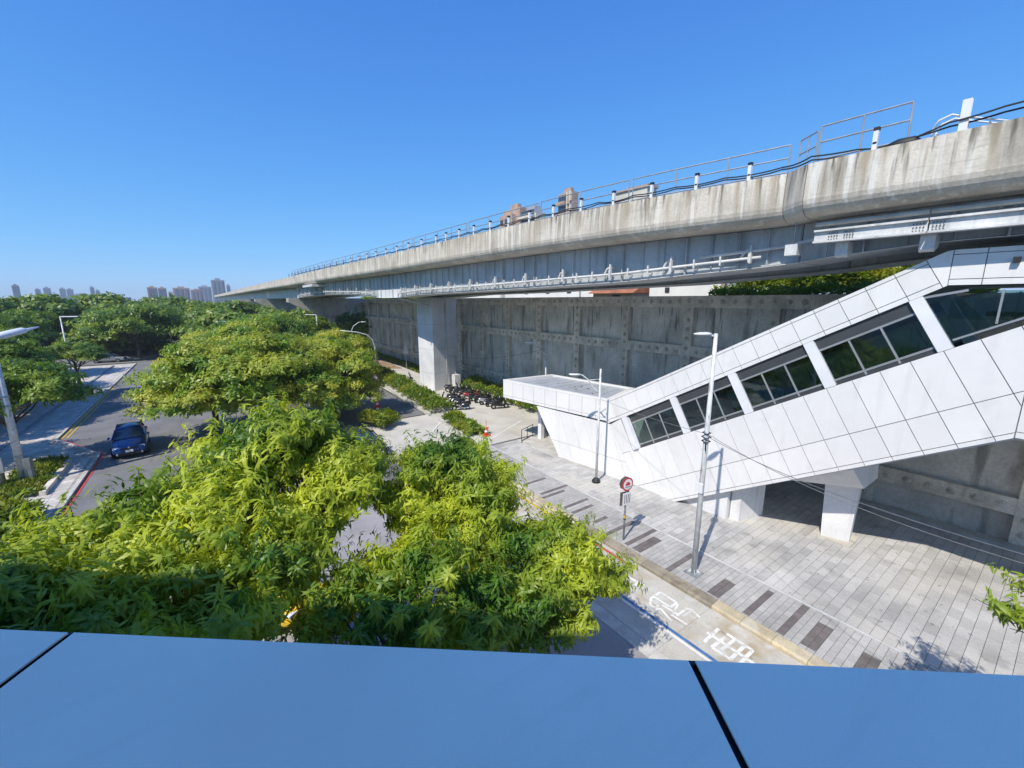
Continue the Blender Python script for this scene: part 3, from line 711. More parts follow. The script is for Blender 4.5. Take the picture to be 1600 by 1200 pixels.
LD = (-.5, -.866)                                 # joints fall square to the stair slope
def hit(p, f):
    """from p along the joint direction to line f"""
    y, z = p; k = (f(1)-f(0)); t = (f(y)-z)/(LD[1]-k*LD[0]); return (y+LD[0]*t, z+LD[1]*t)
def strip(y0, top, lo, hi, k, pitch=.70):
    a = (y0+pitch*k, top(y0+pitch*k)); b = (y0+pitch*(k+1), top(y0+pitch*(k+1)))
    def at(p, f): return p if f is top else hit(p, f)
    return [at(a,hi), at(b,hi), at(b,lo), at(a,lo)]
shift = lambda f, d_: (lambda y: f(y)+d_)
# upper fascia
FT2, FB2 = shift(FT,-.15), shift(FB,.20)
bend_top, bend_bot = (2.89,11.44), (2.75,10.42)
k = 0
panel([(3.31,FT(3.31)),(2.89,11.44),(2.74,11.465),(2.74,10.43),hit((3.31,FT(3.31)),FB)])
for k in range(0, 18):
    for hi, lo in ((FT,FT2),(FT2,FB2),(FB2,FB)):
        q = strip(3.31, FT, lo, hi, k)
        q = clip(q, (-1,0,15.4))
        if len(q) >= 3: panel(q)
for y0, y1 in ((2.74,2.06),(2.06,1.2),(1.2,.3),(.3,-.6),(-.6,-1.5),(-1.5,-2.4),(-2.4,-3.3)):
    for z0, z1 in ((10.44,10.62),(10.62,11.32),(11.32,11.47)):
        q = [(y1,z0),(y0,z0),(y0,z1),(y1,z1)]; panel(q)
MB().box(17.86,17.95,1.42,1.56,11.0,11.16).build('camera_box', M['cable'], st)
# lower body on the slope
BB2 = shift(BB,.17)
LB = (.866,-.5)                                   # left limit line through (14.2,1.7)
for k in range(-2, 20):
    for hi, lo in ((BT,BM),(BM,BB2),(BB2,BB)):
        q = strip(1.15, BT, lo, hi, k)
        q = clip(q, (0,1,-.05)); q = clip(q, (-LB[0],-LB[1],LB[0]*14.2+LB[1]*1.7))
        q = clip(q, (1,.0,-.815)) if lo is not BM or True else q
        if len(q) >= 3: panel(q)
for y0, y1 in ((.81,0),(0,-.85),(-.85,-1.7),(-1.7,-2.55)):
    for z0, z1 in ((6.22,6.40),(6.40,7.95),(7.95,9.48)): panel([(y1,z0),(y0,z0),(y0,z1),(y1,z1)])
# angled left part under the canopy
LP_ = [(20.75,3.2),(18.6,.04),(13.24,.04),(14.2,1.7),(15.07,3.2)]
def zone(q, z0=None, z1=None):
    cy, cz = 16.5, 1.8
    for i in range(5):
        p, r_ = LP_[i], LP_[(i+1) % 5]; a, b = -(r_[1]-p[1]), (r_[0]-p[0]); c = -(a*p[0]+b*p[1])
        if a*cy+b*cz+c < 0: a, b, c = -a, -b, -c
        q = clip(q, (a, b, c))
        if len(q) < 3: return []
    return q
for k in range(-3, 12):
    a = 21.6 - .92*k
    for z0, z1 in ((0,1.25),(1.25,3.3)):
        q = zone([(a-.42*(3.3-z1), z1), (a-.92-.42*(3.3-z1), z1), (a-.92-.42*(3.3-z0), z0), (a-.42*(3.3-z0), z0)])
        if len(q) >= 3: panel(q)
# backing skins, soffit, far side, roof, floor
def skin(poly, x, th, name, m):
    if callable(x):
        for hp in ((-1,0,13.2),(1,0,-13.2)):
            q = clip(poly, hp)
            if len(q) >= 3: MB().prism([(x(y), y, z) for y, z in q], (th,0,0)).build(name, m, st)
        return
    MB().prism([(x(y) if callable(x) else x, y, z) for y, z in poly], (th,0,0)).build(name, m, st)
e = .03
skin([(15.2,FT(15.2)-e),(15.2,FB(15.2)+e),(2.75,10.45),(-3.2,10.47),(-3.2,11.44),(2.87,11.42)], lambda y: XF(y)+.052, .10, 'backing', M['joint'])
skin([(14.15,BT(14.15)-e),(13.25,.05),(11.1,.05),(.81,6.25),(-2.5,6.25),(-2.5,9.44),(1.1,9.32)], lambda y: XF(y)+.052, .10, 'backing', M['joint'])
skin([(20.68,3.18),(18.62,.03),(13.3,.03),(14.1,1.6),(15.05,3.18)], lambda y: XF(y)+.052, .10, 'backing', M['joint'])
XB = 22.4
skin([(15.4,4.4),(15.2,3.2),(2.75,10.42),(-3.2,10.44),(-3.2,11.47),(2.89,11.44)], XB, .15, 'far_wall', M['housewhite'])
skin([(14.2,1.7),(13.2,.0),(11.07,.0),(.81,6.2),(-2.5,6.2),(-2.5,9.48),(1.1,9.35)], XB, .15, 'far_wall', M['housewhite'])
def slab(pts, th, name, m, x0=18.16, x1=XB):
    MB().prism([(x0,y,z) for y,z in pts] , (x1-x0,0,0)).build(name, m, st)
slab([(15.3,4.40),(2.88,11.39),(-3.2,11.42),(-3.2,11.30),(2.9,11.27),(15.3,4.28)], 0, 'roof', M['roofgrey'])
slab([(15.1,3.75),(2.80,10.56),(-3.2,10.56),(-3.2,10.50),(2.76,10.50),(15.1,3.68)], 0, 'ceiling', M['interior'])
slab([(13.6,.8),(1.0,8.15),(-2.5,8.2),(-2.5,8.05),(1.0,8.0),(13.6,.65)], 0, 'stair_floor', M['floorint'])
slab([(11.2,.06),(.82,6.26),(-2.5,6.26),(-2.5,6.14),(.80,6.14),(11.25,-.08)], 0, 'underside', M['panel'])
for i in range(26):                                # steps inside
    y1 = 13.2 - i*.46; z1 = .95 + i*.27
    MB().box(18.8, 21.9, y1-.46, y1, z1-.1, z1+.16).build('step', M['interior'], st)
# window bays
posts = [3.39, 6.12, 8.80, 11.50, 14.25]
def wline(f): return f
posts = [(p, FB(p)) for p in posts]
def perp(p, f): return hit(p, f)
allp = [(.62,FB(2.75)+.02)] + posts
for i, p in enumerate(posts):
    a = p; b = perp(p, BT); w2 = .17
    q = [(a[0]+w2*.87,a[1]-w2*.5),(a[0]-w2*.87,a[1]+w2*.5),(b[0]-w2*.87,b[1]+w2*.5),(b[0]+w2*.87,b[1]-w2*.5)]
    MB().prism([(18.0-.015+ (XF(a[0])-18), y, z) for y, z in q], (.34,0,0)).build('window_post', M['whitepaint'], st)
    MB().prism([(XB-.1, y, z) for y, z in q], (.2,0,0)).build('window_post', M['whitepaint'], st)
def bay(pa, pb, nm=3):
    """glazing between two posts given by their heads on the fascia line"""
    w_ = thing('window', None, None); w_.parent = st
    for x0, xo, gm in ((18.10, 0, 1), (XB+.02, 0, 1)):
        A, B = pa, pb; a2, b2 = perp(A, BT), perp(B, BT)
        d1 = Vector((B[0]-A[0], B[1]-A[1])); u = d1.normalized()
        A = (A[0]+u.x*.17, A[1]+u.y*.17); B = (B[0]-u.x*.17, B[1]-u.y*.17); a2 = (a2[0]+u.x*.17, a2[1]+u.y*.17); b2 = (b2[0]-u.x*.17, b2[1]-u.y*.17)
        def mix(t, s_):
            p = (A[0]+(B[0]-A[0])*t, A[1]+(B[1]-A[1])*t); q = (a2[0]+(b2[0]-a2[0])*t, a2[1]+(b2[1]-a2[1])*t)
            return (x0, p[0]+(q[0]-p[0])*s_, p[1]+(q[1]-p[1])*s_)
        main = gm and x0 < 20
        for s_, th in ((.0,.05),(.235,.055),(.90,.05),(1.0,.05)):
            MB().bar(mix(0,s_), mix(1,s_), .07, th, (1,0,0)).build('frame_rail', M['framelt'] if s_ in (.235,.90) else M['frame'], w_)
        for k in range(nm+1):
            t = k/nm
            MB().bar(mix(t,.235), mix(t,1), .06, .045, (1,0,0)).build('mullion', M['framelt'], w_)
        for k in range(nm):
            t0, t1 = k/nm+.012, (k+1)/nm-.012
            MB().prism([mix(t0,.25), mix(t1,.25), mix(t1,.89), mix(t0,.89)], (.012,0,0)).build('pane', M['glass'], w_)
        MB().prism([mix(0,.91), mix(1,.91), mix(1,.985), mix(0,.985)], (.02,0,0)).build('sill_panel', M['frame'], w_)
        MB().prism([mix(0,.02), mix(1,.02), mix(1,.21), mix(0,.21)], (.02,0,0)).build('head_panel', M['frame'], w_)
for a, b in zip(posts[:-1], posts[1:]): bay(a, b, 3 if a[0] > 3 else 2)
# level bay at the top
w_ = thing('window', None, None); w_.parent = st
for x0 in (18.10, XB+.02):
    zt, zb = 10.40, 9.46
    MB().bar((x0,3.25,10.08),(x0,2.3,10.30),.07,.05,(1,0,0)).build('frame_rail', M['framelt'], w_)
    for ya, yb in ((2.62,1.62),(1.60,.2),(.18,-1.1),(-1.12,-2.4)):
        lo_a = max(9.46, BT(ya)+.28) if ya > .9 else 9.55; lo_b = max(9.46, BT(yb)+.28) if yb > .9 else 9.55
        MB().prism([(x0,ya,10.28 - max(0,(ya-2.2))*.6),(x0,yb,10.30),(x0,yb,lo_b),(x0,ya-.0,lo_a)], (.012,0,0)).build('pane', M['glass'], w_)
        MB().bar((x0,yb,10.3),(x0,yb-.0,lo_b-.1),.05,.05,(1,0,0)).build('mullion', M['framelt'], w_)
    a = posts[0]; b = perp(a, BT)
    MB().prism([(x0,a[0]-.2,a[1]+.0),(x0,2.64,10.28),(x0,1.7,BT(1.7)+.32),(x0,b[0]-.12,b[1]+.3)], (.012,0,0)).build('pane', M['glass'], w_)
    MB().bar((x0,b[0]-.1,BT(b[0]-.1)+.25),(x0,1.0,9.62),.06,.05,(1,0,0)).build('frame_rail', M['framelt'], w_)
    MB().bar((x0,1.0,9.60),(x0,-2.5,9.62),.06,.05,(1,0,0)).build('frame_rail', M['framelt'], w_)
# wall corner between canopy and first window post
skin([(15.05,3.2),(14.45,3.63),(13.6,2.05),(14.2,1.72)], lambda y: XF(y)+.004, .05, 'corner_panel', M['panel'])
# canopy
CN = [(16.66,24.0),(20.9,23.6),(21.8,16.6),(18.0,15.3)]
cv = thing('canopy', None, None); cv.parent = st
def cprism(pts, z0, z1, name, m): MB().prism([(x,y,z0) for x,y in pts], (0,0,z1-z0)).build(name, m, cv)
def inset(pts, g):
    cx = sum(p[0] for p in pts)/4; cy = sum(p[1] for p in pts)/4
    return [(x+(cx-x)*g, y+(cy-y)*g) for x, y in pts]
i1, i2 = inset(CN,.02), inset(CN,.085)
cprism(i1, 3.27, 4.36, 'canopy_core', M['joint'])
cprism(i2, 4.362, 4.39, 'roof_sheet', M['roofgrey'])
for q in range(1, 9):
    a = Vector(i2[0]).lerp(Vector(i2[3]), q/9); b = Vector(i2[1]).lerp(Vector(i2[2]), q/9)
    MB().bar((a.x,a.y,4.40),(b.x,b.y,4.40),.03,.02).build('roof_seam', M['roofgrey'], cv)
for i in range(4):
    a, b, a2, b2 = CN[i], CN[(i+1)%4], i2[i], i2[(i+1)%4]
    MB().prism([(a[0],a[1],4.40),(b[0],b[1],4.40),(b2[0],b2[1],4.40),(a2[0],a2[1],4.40)], (0,0,.12)).build('roof_rim', M['panel'], cv)
    A, B = Vector((*a,0)), Vector((*b,0)); L_ = (B-A).length; n = max(3, round(L_/1.0)); d_ = (B-A)/n; nn = Vector((d_.y,-d_.x,0)).normalized()
    for q in range(n):
        p0 = A+d_*q+d_.normalized()*.011; p1 = A+d_*(q+1)-d_.normalized()*.011
        for z0, z1 in ((3.24,3.40),(3.42,4.39)):
            vs = [p0+Vector((0,0,z0)), p1+Vector((0,0,z0)), p1+Vector((0,0,z1)), p0+Vector((0,0,z1))]
            s_ = 1 if nn.dot(A-Vector((19.3,19.9,0))) > 0 else -1
            MB().prism(vs, nn*s_*-.04).build('panel', M['panel'], cv)
cprism(inset(CN,.03), 3.2, 3.262, 'canopy_soffit', M['panel'])
rnd = random.Random(4)
for q in range(14):
    x = 19.2+rnd.gauss(0,.35); y = 19.3+rnd.gauss(0,1.3)
    mb = MB(); s_ = rnd.uniform(.05,.13)
    mb.add([(x+s_*math.cos(t)*rnd.uniform(.6,1.2), y+s_*math.sin(t)*rnd.uniform(.6,1.2), 4.396) for t in np.linspace(0,6.28,8)[:-1]] + [(x,y,4.42)], [(i,(i+1)%7,7) for i in range(7)])
    tag(mb.build('leaf_litter', M['bark']), 'dark clump of leaf litter lying on the flat canopy roof', 'leaf litter', 'leaf litter on the canopy roof')
MB().box(18.55,18.85,22.0,22.35,.0,3.2).build('canopy_post', M['whitepaint'], cv)
MB().box(18.99,19.14,22.1,22.3,.0,3.2).build('canopy_post', M['framelt'], cv)
# entrance platform, dark lobby
MB().prism([(17.25,22.9,KH),(22.2,22.3,KH),(22.2,15.5,KH),(17.75,15.2,KH),(17.2,18.9,KH)], (0,0,.12)).build('entrance_platform', M['kerbpale'], st)
MB().box(19.5,22.0,13.4,13.5,.3,3.2).build('lobby_wall', M['interior'], st); MB().box(21.9,22.1,13.5,20.4,.26,3.2).build('lobby_wall', M['interior'], st)
MB().box(19.3,22.0,18.6,18.8,.26,1.3).build('lobby_gate', M['frame'], st)
# handrail gate at the entrance
hr = thing('handrail', 'low bronze handrail frame at the edge of the station entrance platform', 'handrail')
ha, hb_ = Vector((17.15,22.45,0)), Vector((18.6,23.0,0))
for t in (0,.5,1): p = ha.lerp(hb_, t); MB().tube([p+Vector((0,0,KH)), p+Vector((0,0,1.1))], .025, 6).build('upright', M['frame'], hr)
for z in (1.1, .3): MB().tube([ha+Vector((0,0,z)), hb_+Vector((0,0,z))], .025, 6).build('rail_tube', M['frame'], hr)
# ground level walls and piers below the stair
MB().box(18.55,22.3,8.45,11.6,.1,BB(10.4)+.0).build('base_wall', M['housewhite'], st) if False else None
skin([(11.0,.1),(8.55,.1),(8.55,1.45),(8.8,1.37)], 18.35, 3.9, 'base_wall', M['steelwhite'])
def wedge(yc, label):
    MB().prism([(18.60,yc+.30,.1),(18.60,yc-.12,.1),(18.60,yc-.12,BB(yc)-.02),(18.60,yc+.30,BB(yc+.3)-.02)], (1.5,-.35,0)).build('pier_wall', M['steelwhite'], st)
wedge(8.2, '')
MB().box(18.75,21.9,8.62,8.7,.1,1.6).build('service_door', M['cable'], st)
kp = thing('stair_pier', None, None); kp.parent = st
a0 = [(20.25,5.45),(20.55,4.55),(21.25,4.65),(21.0,5.6)]
MB().loft([[(x,y,.14) for x,y in a0],[(x-.0,y,3.3) for x,y in [(20.1,5.55),(20.45,4.45),(21.3,4.55),(21.05,5.75)]]], True, True).build('shaft', M['steelwhite'], kp)
MB().prism([(20.3,6.6,3.55),(20.3,6.6,3.05),(20.3,5.7,2.95),(20.3,3.9,3.0),(20.3,3.75,4.35)], (1.9,0,0)).build('head', M['steelwhite'], kp) if False else None
MB().loft([[(18.4,6.4,2.85),(18.4,4.3,4.0),(21.6,4.3,4.0),(21.6,6.4,2.85)][::1],[(19.6,5.9,2.75),(19.8,4.2,2.9),(21.5,4.2,2.9),(21.5,5.9,2.75)]], True, True).build('head', M['steelwhite'], kp)
MB().box(20.1,21.4,4.4,5.75,.13,.19).build('pier_pad', M['lane'], kp)
MB().box(25.2,25.7,-6,12.5,KH,KH+.12).build('gutter_kerb', M['kerbpale'], st)
# ---------------------------------------------------------------- street lamps, signs
def rod(path, r, m, name, par, n=8): return MB().tube(path, r, n).build(name, m, par, True)
t = thing('street_lamp', 'tall weathered pole with short lamp head on the plaza, cables tied at mid height', 'street lamp', (13.56,7.25,KH))
rod([(0,0,0),(0,0,4.9),(0,0,8.8)], [.10,.085,.06], M['polewhite'], 'pole', t, 12)
MB().box(-.26,.26,-.26,.26,0,.03).build('base_plate', M['galv'], t)
for a, b in ((-.2,-.2),(.2,-.2),(.2,.2),(-.2,.2)): MB().tube([(a,b,.03),(a,b,.09)], .03, 6).build('anchor_nut', M['galv'], t)
for a in range(4):
    q = a*math.pi/2+math.pi/4; MB().prism([(0,0,.03),(.22*math.cos(q),.22*math.sin(q),.03),(0,0,.3)], (.012*math.sin(q),-.012*math.cos(q),0)).build('gusset', M['polewhite'], t)
lh = Vector((-.8,.6,0)).normalized()
MB().bar((0,0,8.72), tuple(lh*.25+Vector((0,0,8.76))), .06, .06).build('lamp_arm', M['polewhite'], t)
MB().loft([[tuple(lh*s_ + Vector((-lh.y,lh.x,0))*w_*c + Vector((0,0,8.78+h_*d_))) for c, d_ in ((-1,0),(-.8,.5),(0,1),(.8,.5),(1,0),(.8,-.4),(0,-.6),(-.8,-.4))] for s_, w_, h_ in ((.15,.05,.04),(.3,.12,.07),(.55,.13,.06),(.72,.05,.03))], True, True).build('lamp_head', M['whitepaint'], t, True)
for z, s_ in ((5.25,.15),(5.4,.13),(5.1,.14)): MB().tube([(s_*math.cos(q),s_*math.sin(q),z+.02*math.sin(3*q)) for q in np.linspace(0,6.28,11)], .02, 5).build('cable_tie', M['cable'], t)
MB().tube([(-.1,-.05,5.2),(-.2,-.1,5.05),(-.16,-.1,4.8),(-.1,-.05,4.85),(-.14,-.08,5.0)], .018, 5).build('cable_tie', M['cable'], t)
MB().box(-.13,-.06,-.1,.1,3.2,3.55).build('notice_sticker', M['signwhite'], t)

def curved_lamp(loc, h, side, label):
    t = thing('street_lamp', label, 'street lamp', loc, 0, 'curved arm lamps beside the station')
    rod([(0,0,0),(0,0,h)], [.075,.05], M['polewhite'], 'pole', t, 10)
    MB().loft([[(r*math.cos(q), r*math.sin(q), z) for q in np.linspace(0,6.28,13)[:-1]] for r, z in ((.24,0),(.23,.1),(.12,.24),(.07,.27))], True, True).build('base_cover', M['cable'], t, True)
    s = Vector(side)
    rod([s*0+Vector((0,0,h-1.25)), s*.16+Vector((0,0,h-1.2)), s*.4+Vector((0,0,h-.95)), s*.62+Vector((0,0,h-.6)), s*.95+Vector((0,0,h-.35)), s*1.15+Vector((0,0,h-.32))], .035, M['polewhite'], 'lamp_arm', t)
    rod([Vector((0,0,h-.55)), s*.62+Vector((0,0,h-.62))], .02, M['polewhite'], 'arm_stay', t)
    MB().loft([[tuple(s*q + Vector((-s.y,s.x,0))*a*w_ + Vector((0,0,h-.33+b*.05))) for a, b in ((-1,0),(-.6,1),(.6,1),(1,0),(.6,-.7),(-.6,-.7))] for q, w_ in ((1.05,.05),(1.25,.11),(1.5,.11),(1.65,.03))], True, True).build('lamp_head', M['whitepaint'], t, True)
    return t
lv = Vector((-.75,.66,0)).normalized()
curved_lamp((16.55,14.85,KH), 6.35, lv, 'curved arm street lamp with black foot in front of the white panelled wall')
curved_lamp((21.4,24.9,0), 7.1, lv, 'curved arm street lamp rising behind the flat entrance canopy')
# tall mast with sweeping arm
t = thing('mast_arm_lamp', 'tall white mast with long sweeping arm above the hedge by the road', 'street lamp', (16.2,50.2,0))
rod([(0,0,0),(0,0,3.9),(0,.1,4.6),(-.3,0,5.5),(-.9,0,6.05),(-2.0,.1,6.4),(-3.8,.3,6.65)], [.11,.10,.09,.08,.07,.06,.05], M['polewhite'], 'mast', t, 10)
rod([(-2.6,.15,6.5),(-2.3,.2,7.1),(-1.7,.2,7.5),(-1.3,.2,7.55)], .04, M['polewhite'], 'lamp_arm', t)
MB().loft([[(-1.3+s_, .2+w_*c, 7.55+.05*d_) for c, d_ in ((-1,0),(0,1),(1,0),(0,-1))] for s_, w_ in ((-.1,.06),(.2,.13),(.5,.05))], True, True).build('lamp_head', M['whitepaint'], t, True)
rod([(-3.3,.25,4.4),(-3.3,.25,7.4)], .05, M['polewhite'], 'side_post', t) if False else None
# T lamps
def tlamp(loc, h, dirv, label, w_=1.7):
    t = thing('street_lamp', label, 'street lamp', loc, 0, 'lamps with a flat head along the far trees')
    rod([(0,0,0),(0,0,h)], [.09,.06], M['polewhite'], 'pole', t, 8)
    d_ = Vector(dirv); MB().bar(Vector((0,0,h)), d_*w_+Vector((0,0,h+.02)), .16, .10).build('lamp_head', M['whitepaint'], t)
tlamp((-12.6,66.0,0), 8.3, (.8,-.6,0), 'grey lamp with flat head above the trees on the left pavement', 2.0)
tlamp((13.9,70,0), 7.9, (-.8,.5,0), 'lamp with flat head in front of the nearest hammerhead pier')
tlamp((2.2,64,0), 7.4, (-.8,.5,0), 'small lamp with flat head poking out of the yellow green tree', 1.3)
tlamp((16.0,96,0), 8.0, (-.8,.5,0), 'lamp with flat head between the two hammerhead piers')
# left utility poles
t = thing('utility_pole', 'thick pale concrete pole with bands at the left pavement planter', 'pole', (-8.98,33.1,.1))
rod([(0,0,0),(.0,0,9.6)], [.19,.12], M['polewhite'], 'pole', t, 12)
for z in (1.6, 4.4, 4.9): MB().tube([(0,0,z),(0,0,z+.09)], .20, 12).build('pole_band', M['galv'], t)
MB().box(.15,.42,-.3,.25,.4,1.5).build('meter_box', M['galv'], t)
t = thing('utility_pole', 'slim grey pole at the left edge of the view beside the thick banded pole', 'pole', (-9.65,32.75,.1))
rod([(0,0,0),(0,0,8.2)], [.14,.10], M['galv'], 'pole', t, 10)
MB().box(-.2,.2,-.22,-.12,1.0,1.8).build('meter_box', M['galv'], t)
# near lamp arm entering from the left edge
t = thing('road_lamp', 'white road lamp head reaching in from the left edge of the view', 'street lamp', (-7.6,16.2,0))
A_ = Vector((-7.6,16.2,9.0)); 
def PD(x, y, d_):
    u = (x-800)/FPX; v = (y-600)/FPX; b = math.cos(TH)-v*math.sin(TH); c = -math.sin(TH)-v*math.cos(TH)
    X = u*math.cos(YAW)+b*math.sin(YAW); Y = -u*math.sin(YAW)+b*math.cos(YAW); k = d_/math.hypot(X,Y); return Vector((X*k,Y*k,H+c*k))
tip = PD(60,511,18.0); mid = PD(28,519,17.6); root = PD(-60,540,17.0)
t.location = (root.x-1.6, root.y-.4, 0); o_ = Vector(t.location)
rod([(0,0,0),(0,0,7.4),tuple(root-o_)], [.11,.08,.06], M['polewhite'], 'pole', t, 10)
rod([tuple(root-o_), tuple(mid-o_)], .045, M['polewhite'], 'lamp_arm', t)
dv = (tip-mid).normalized(); sv = Vector((-dv.y,dv.x,0)).normalized(); uv = Vector((0,0,1))
MB().loft([[tuple(mid-o_+dv*s_+sv*w_*c+uv*h_*d_) for c, d_ in ((-1,0),(-.7,.8),(0,1),(.7,.8),(1,0),(.6,-.5),(-.6,-.5))] for s_, w_, h_ in ((-.75,.07,.05),(-.45,.17,.11),(.1,.16,.10),(.2,.09,.05),((tip-mid).length,.03,.02))], True, True).build('lamp_head', M['whitepaint'], t, True)

# bus stop style sign
t = thing('road_sign', 'no entry style round sign with plates on a grey post near the kerb', 'road sign', (13.2,10.2,KH))
rod([(0,0,0),(0,0,2.75)], .04, M['galv'], 'post', t, 10)
MB().tube([(0,0,1.0),(0,0,1.12)], .055, 10).build('yellow_band', M['myellow'], t); MB().tube([(0,0,.93),(0,0,.98)], .05, 10).build('post_collar', M['cable'], t)
def plate(par, pts, off, d_, nrm, m, name):
    MB().prism([tuple(p) for p in pts], tuple(nrm)).build(name, m, par)
def disc(par, c, ax, r, th, m, name, n=20, sq=1):
    ax = Vector(ax).normalized(); s_ = ax.cross(Vector((0,0,1))).normalized(); u = Vector((0,0,1)); c = Vector(c)
    return MB().prism([tuple(c + s_*r*math.cos(q) + u*r*sq*math.sin(q)) for q in np.linspace(0,2*math.pi,n+1)[:-1]], tuple(ax*th)).build(name, m, par)
f1 = Vector((-.15,-.99,0)).normalized(); 
s1 = f1.cross(Vector((0,0,1)))
disc(t, Vector((.0,0,2.52))+f1*.06, f1, .29, .012, M['signred'], 'sign_rim'); disc(t, Vector((0,0,2.52))+f1*.075, f1, .225, .006, M['signwhite'], 'sign_face')
cc_ = Vector((0,0,2.52))+f1*.083
MB().prism([tuple(cc_+s1*a+Vector((0,0,b))) for a, b in ((-.12,.02),(-.06,.10),(.06,.10),(.12,.02),(.12,-.04),(-.12,-.04))], tuple(f1*.004)).build('vehicle_symbol', M['signred'], t)
MB().bar(cc_+s1*-.13+Vector((0,0,-.10)), cc_+s1*.13+Vector((0,0,-.10)), .006, .03, f1).build('sign_mark', M['cable'], t)
f2 = Vector((-1,.1,0)).normalized(); s2 = f2.cross(Vector((0,0,1)))
disc(t, Vector((0,0,2.52))-s1*.0+f1*-.10, -f1, .29, .012, M['signback'], 'sign_back', 8)
for fz, z0, z1, wd_, m_ in ((f1*.06,1.62,2.15,.22,M['signwhite']),(f1*-.08,1.55,2.15,.24,M['signback'])):
    MB().prism([tuple(fz+s1*a+Vector((0,0,b))) for a, b in ((-wd_,z0),(wd_,z0),(wd_,z1),(-wd_,z1))], tuple(f1*.012)).build('info_plate', m_, t)
for k in range(4):
    MB().prism([tuple(f1*.075+s1*(-.16+k*.09+dx)+Vector((0,0,b))) for dx, b in ((0,1.7),(.025,1.7),(.025,2.08),(0,2.08))], tuple(f1*.003)).build('plate_text', M['frame'], t)

# triangle warning sign, red board, arrow sign, small mirror sign
t = thing('warning_sign', 'white triangular warning sign with red border in front of the hedge', 'road sign', (12.9,40.6,0))
fn = Vector((-.35,-.93,0)).normalized(); sn = fn.cross(Vector((0,0,1)))
rod([(0,0,0),(0,0,3.0)], .045, M['galv'], 'post', t)
def tri(r, o, m, nm): MB().prism([tuple(fn*o+sn*r*math.sin(q)+Vector((0,0,2.55+r*math.cos(q)))) for q in (0,2.094,4.189)], tuple(fn*.01)).build(nm, m, t)
tri(.62,.06,M['signred'],'sign_rim'); tri(.44,.072,M['signwhite'],'sign_face')
MB().bar(fn*.09+Vector((0,0,2.42)), fn*.09+Vector((0,0,2.70)), .07, .01, fn).build('sign_mark', M['cable'], t)
t = thing('banner_post', 'narrow red and white upright board beside the driveway bushes', 'sign board', (11.15,35.0,0))
MB().prism([(-.2,0,.45),(.2,-.07,.45),(.2,-.07,2.1),(0,-.03,2.35),(-.2,0,2.1)], (.02,.1,0)).build('board', M['signred'], t)
for z in (.8,1.25,1.7): MB().prism([(-.11,-.03,z),(.11,-.07,z),(.11,-.07,z+.2),(-.11,-.03,z+.2)], (-.004,-.02,0)).build('white_lettering', M['signwhite'], t)
MB().box(-.35,.35,-.2,.25,0,.5).build('base', M['signwhite'], t)
t = thing('arrow_sign', 'white pointed marker sign on a thin post on the verge left of the steel column', 'road sign', (23.3,58.5,.3))
rod([(0,0,0),(0,0,2.2)], .04, M['whitepaint'], 'post', t)
MB().prism([(-.3,-.05,2.0),(.3,-.05,2.0),(.28,-.05,2.9),(0,-.05,3.6),(-.28,-.05,2.9)], (0,.04,0)).build('board', M['signwhite'], t)
t = thing('traffic_cone', 'orange traffic cone standing at the end of the small hedge on the driveway', 'traffic cone', (16.2,25.6,.02))
MB().box(-.26,.26,-.26,.26,0,.06).build('base', M['orange'], t)
MB().loft([[(r*math.cos(q), r*math.sin(q), z) for q in np.linspace(0,6.28,15)[:-1]] for r, z in ((.17,.06),(.05,.62),(.035,.7))], True, True).build('cone_body', M['orange'], t, True)
MB().loft([[(r*math.cos(q), r*math.sin(q), z) for q in np.linspace(0,6.28,15)[:-1]] for r, z in ((.128,.3),(.10,.44))], True, False).build('reflective_band', M['signwhite'], t, True)
MB().tube([(0,0,.7),(0,0,1.25)], .02, 6).build('marker_stick', M['orange'], t)

# wires
wc = [((13.56,7.25,5.42),(7.9,-1.6,7.0),.35,'thicker grey cable running from the tall pole towards the lower right'),
      ((13.56,7.25,5.52),(10.6,-2.2,5.9),.55,'thinner grey cable sagging from the tall pole towards the right edge')]
for a, b, s_, lb in wc: tag(MB().tube(sag(a, b, s_, 24), .009, 5).build('overhead_cable', M['wire']), lb, 'cable')
tag(MB().tube(sag((21.9,43.2,3.9),(21.4,24.9,6.3),.55,20), .016, 5).build('overhead_cable', M['wire']), 'grey cable sagging from the steel column to the lamp behind the canopy', 'cable')
tag(MB().tube(sag((16.55,14.85,4.9),(13.56,7.25,5.5),.12,16), .008, 4).build('overhead_cable', M['wire']), 'thin cable strung between the black footed lamp and the tall pole', 'cable')

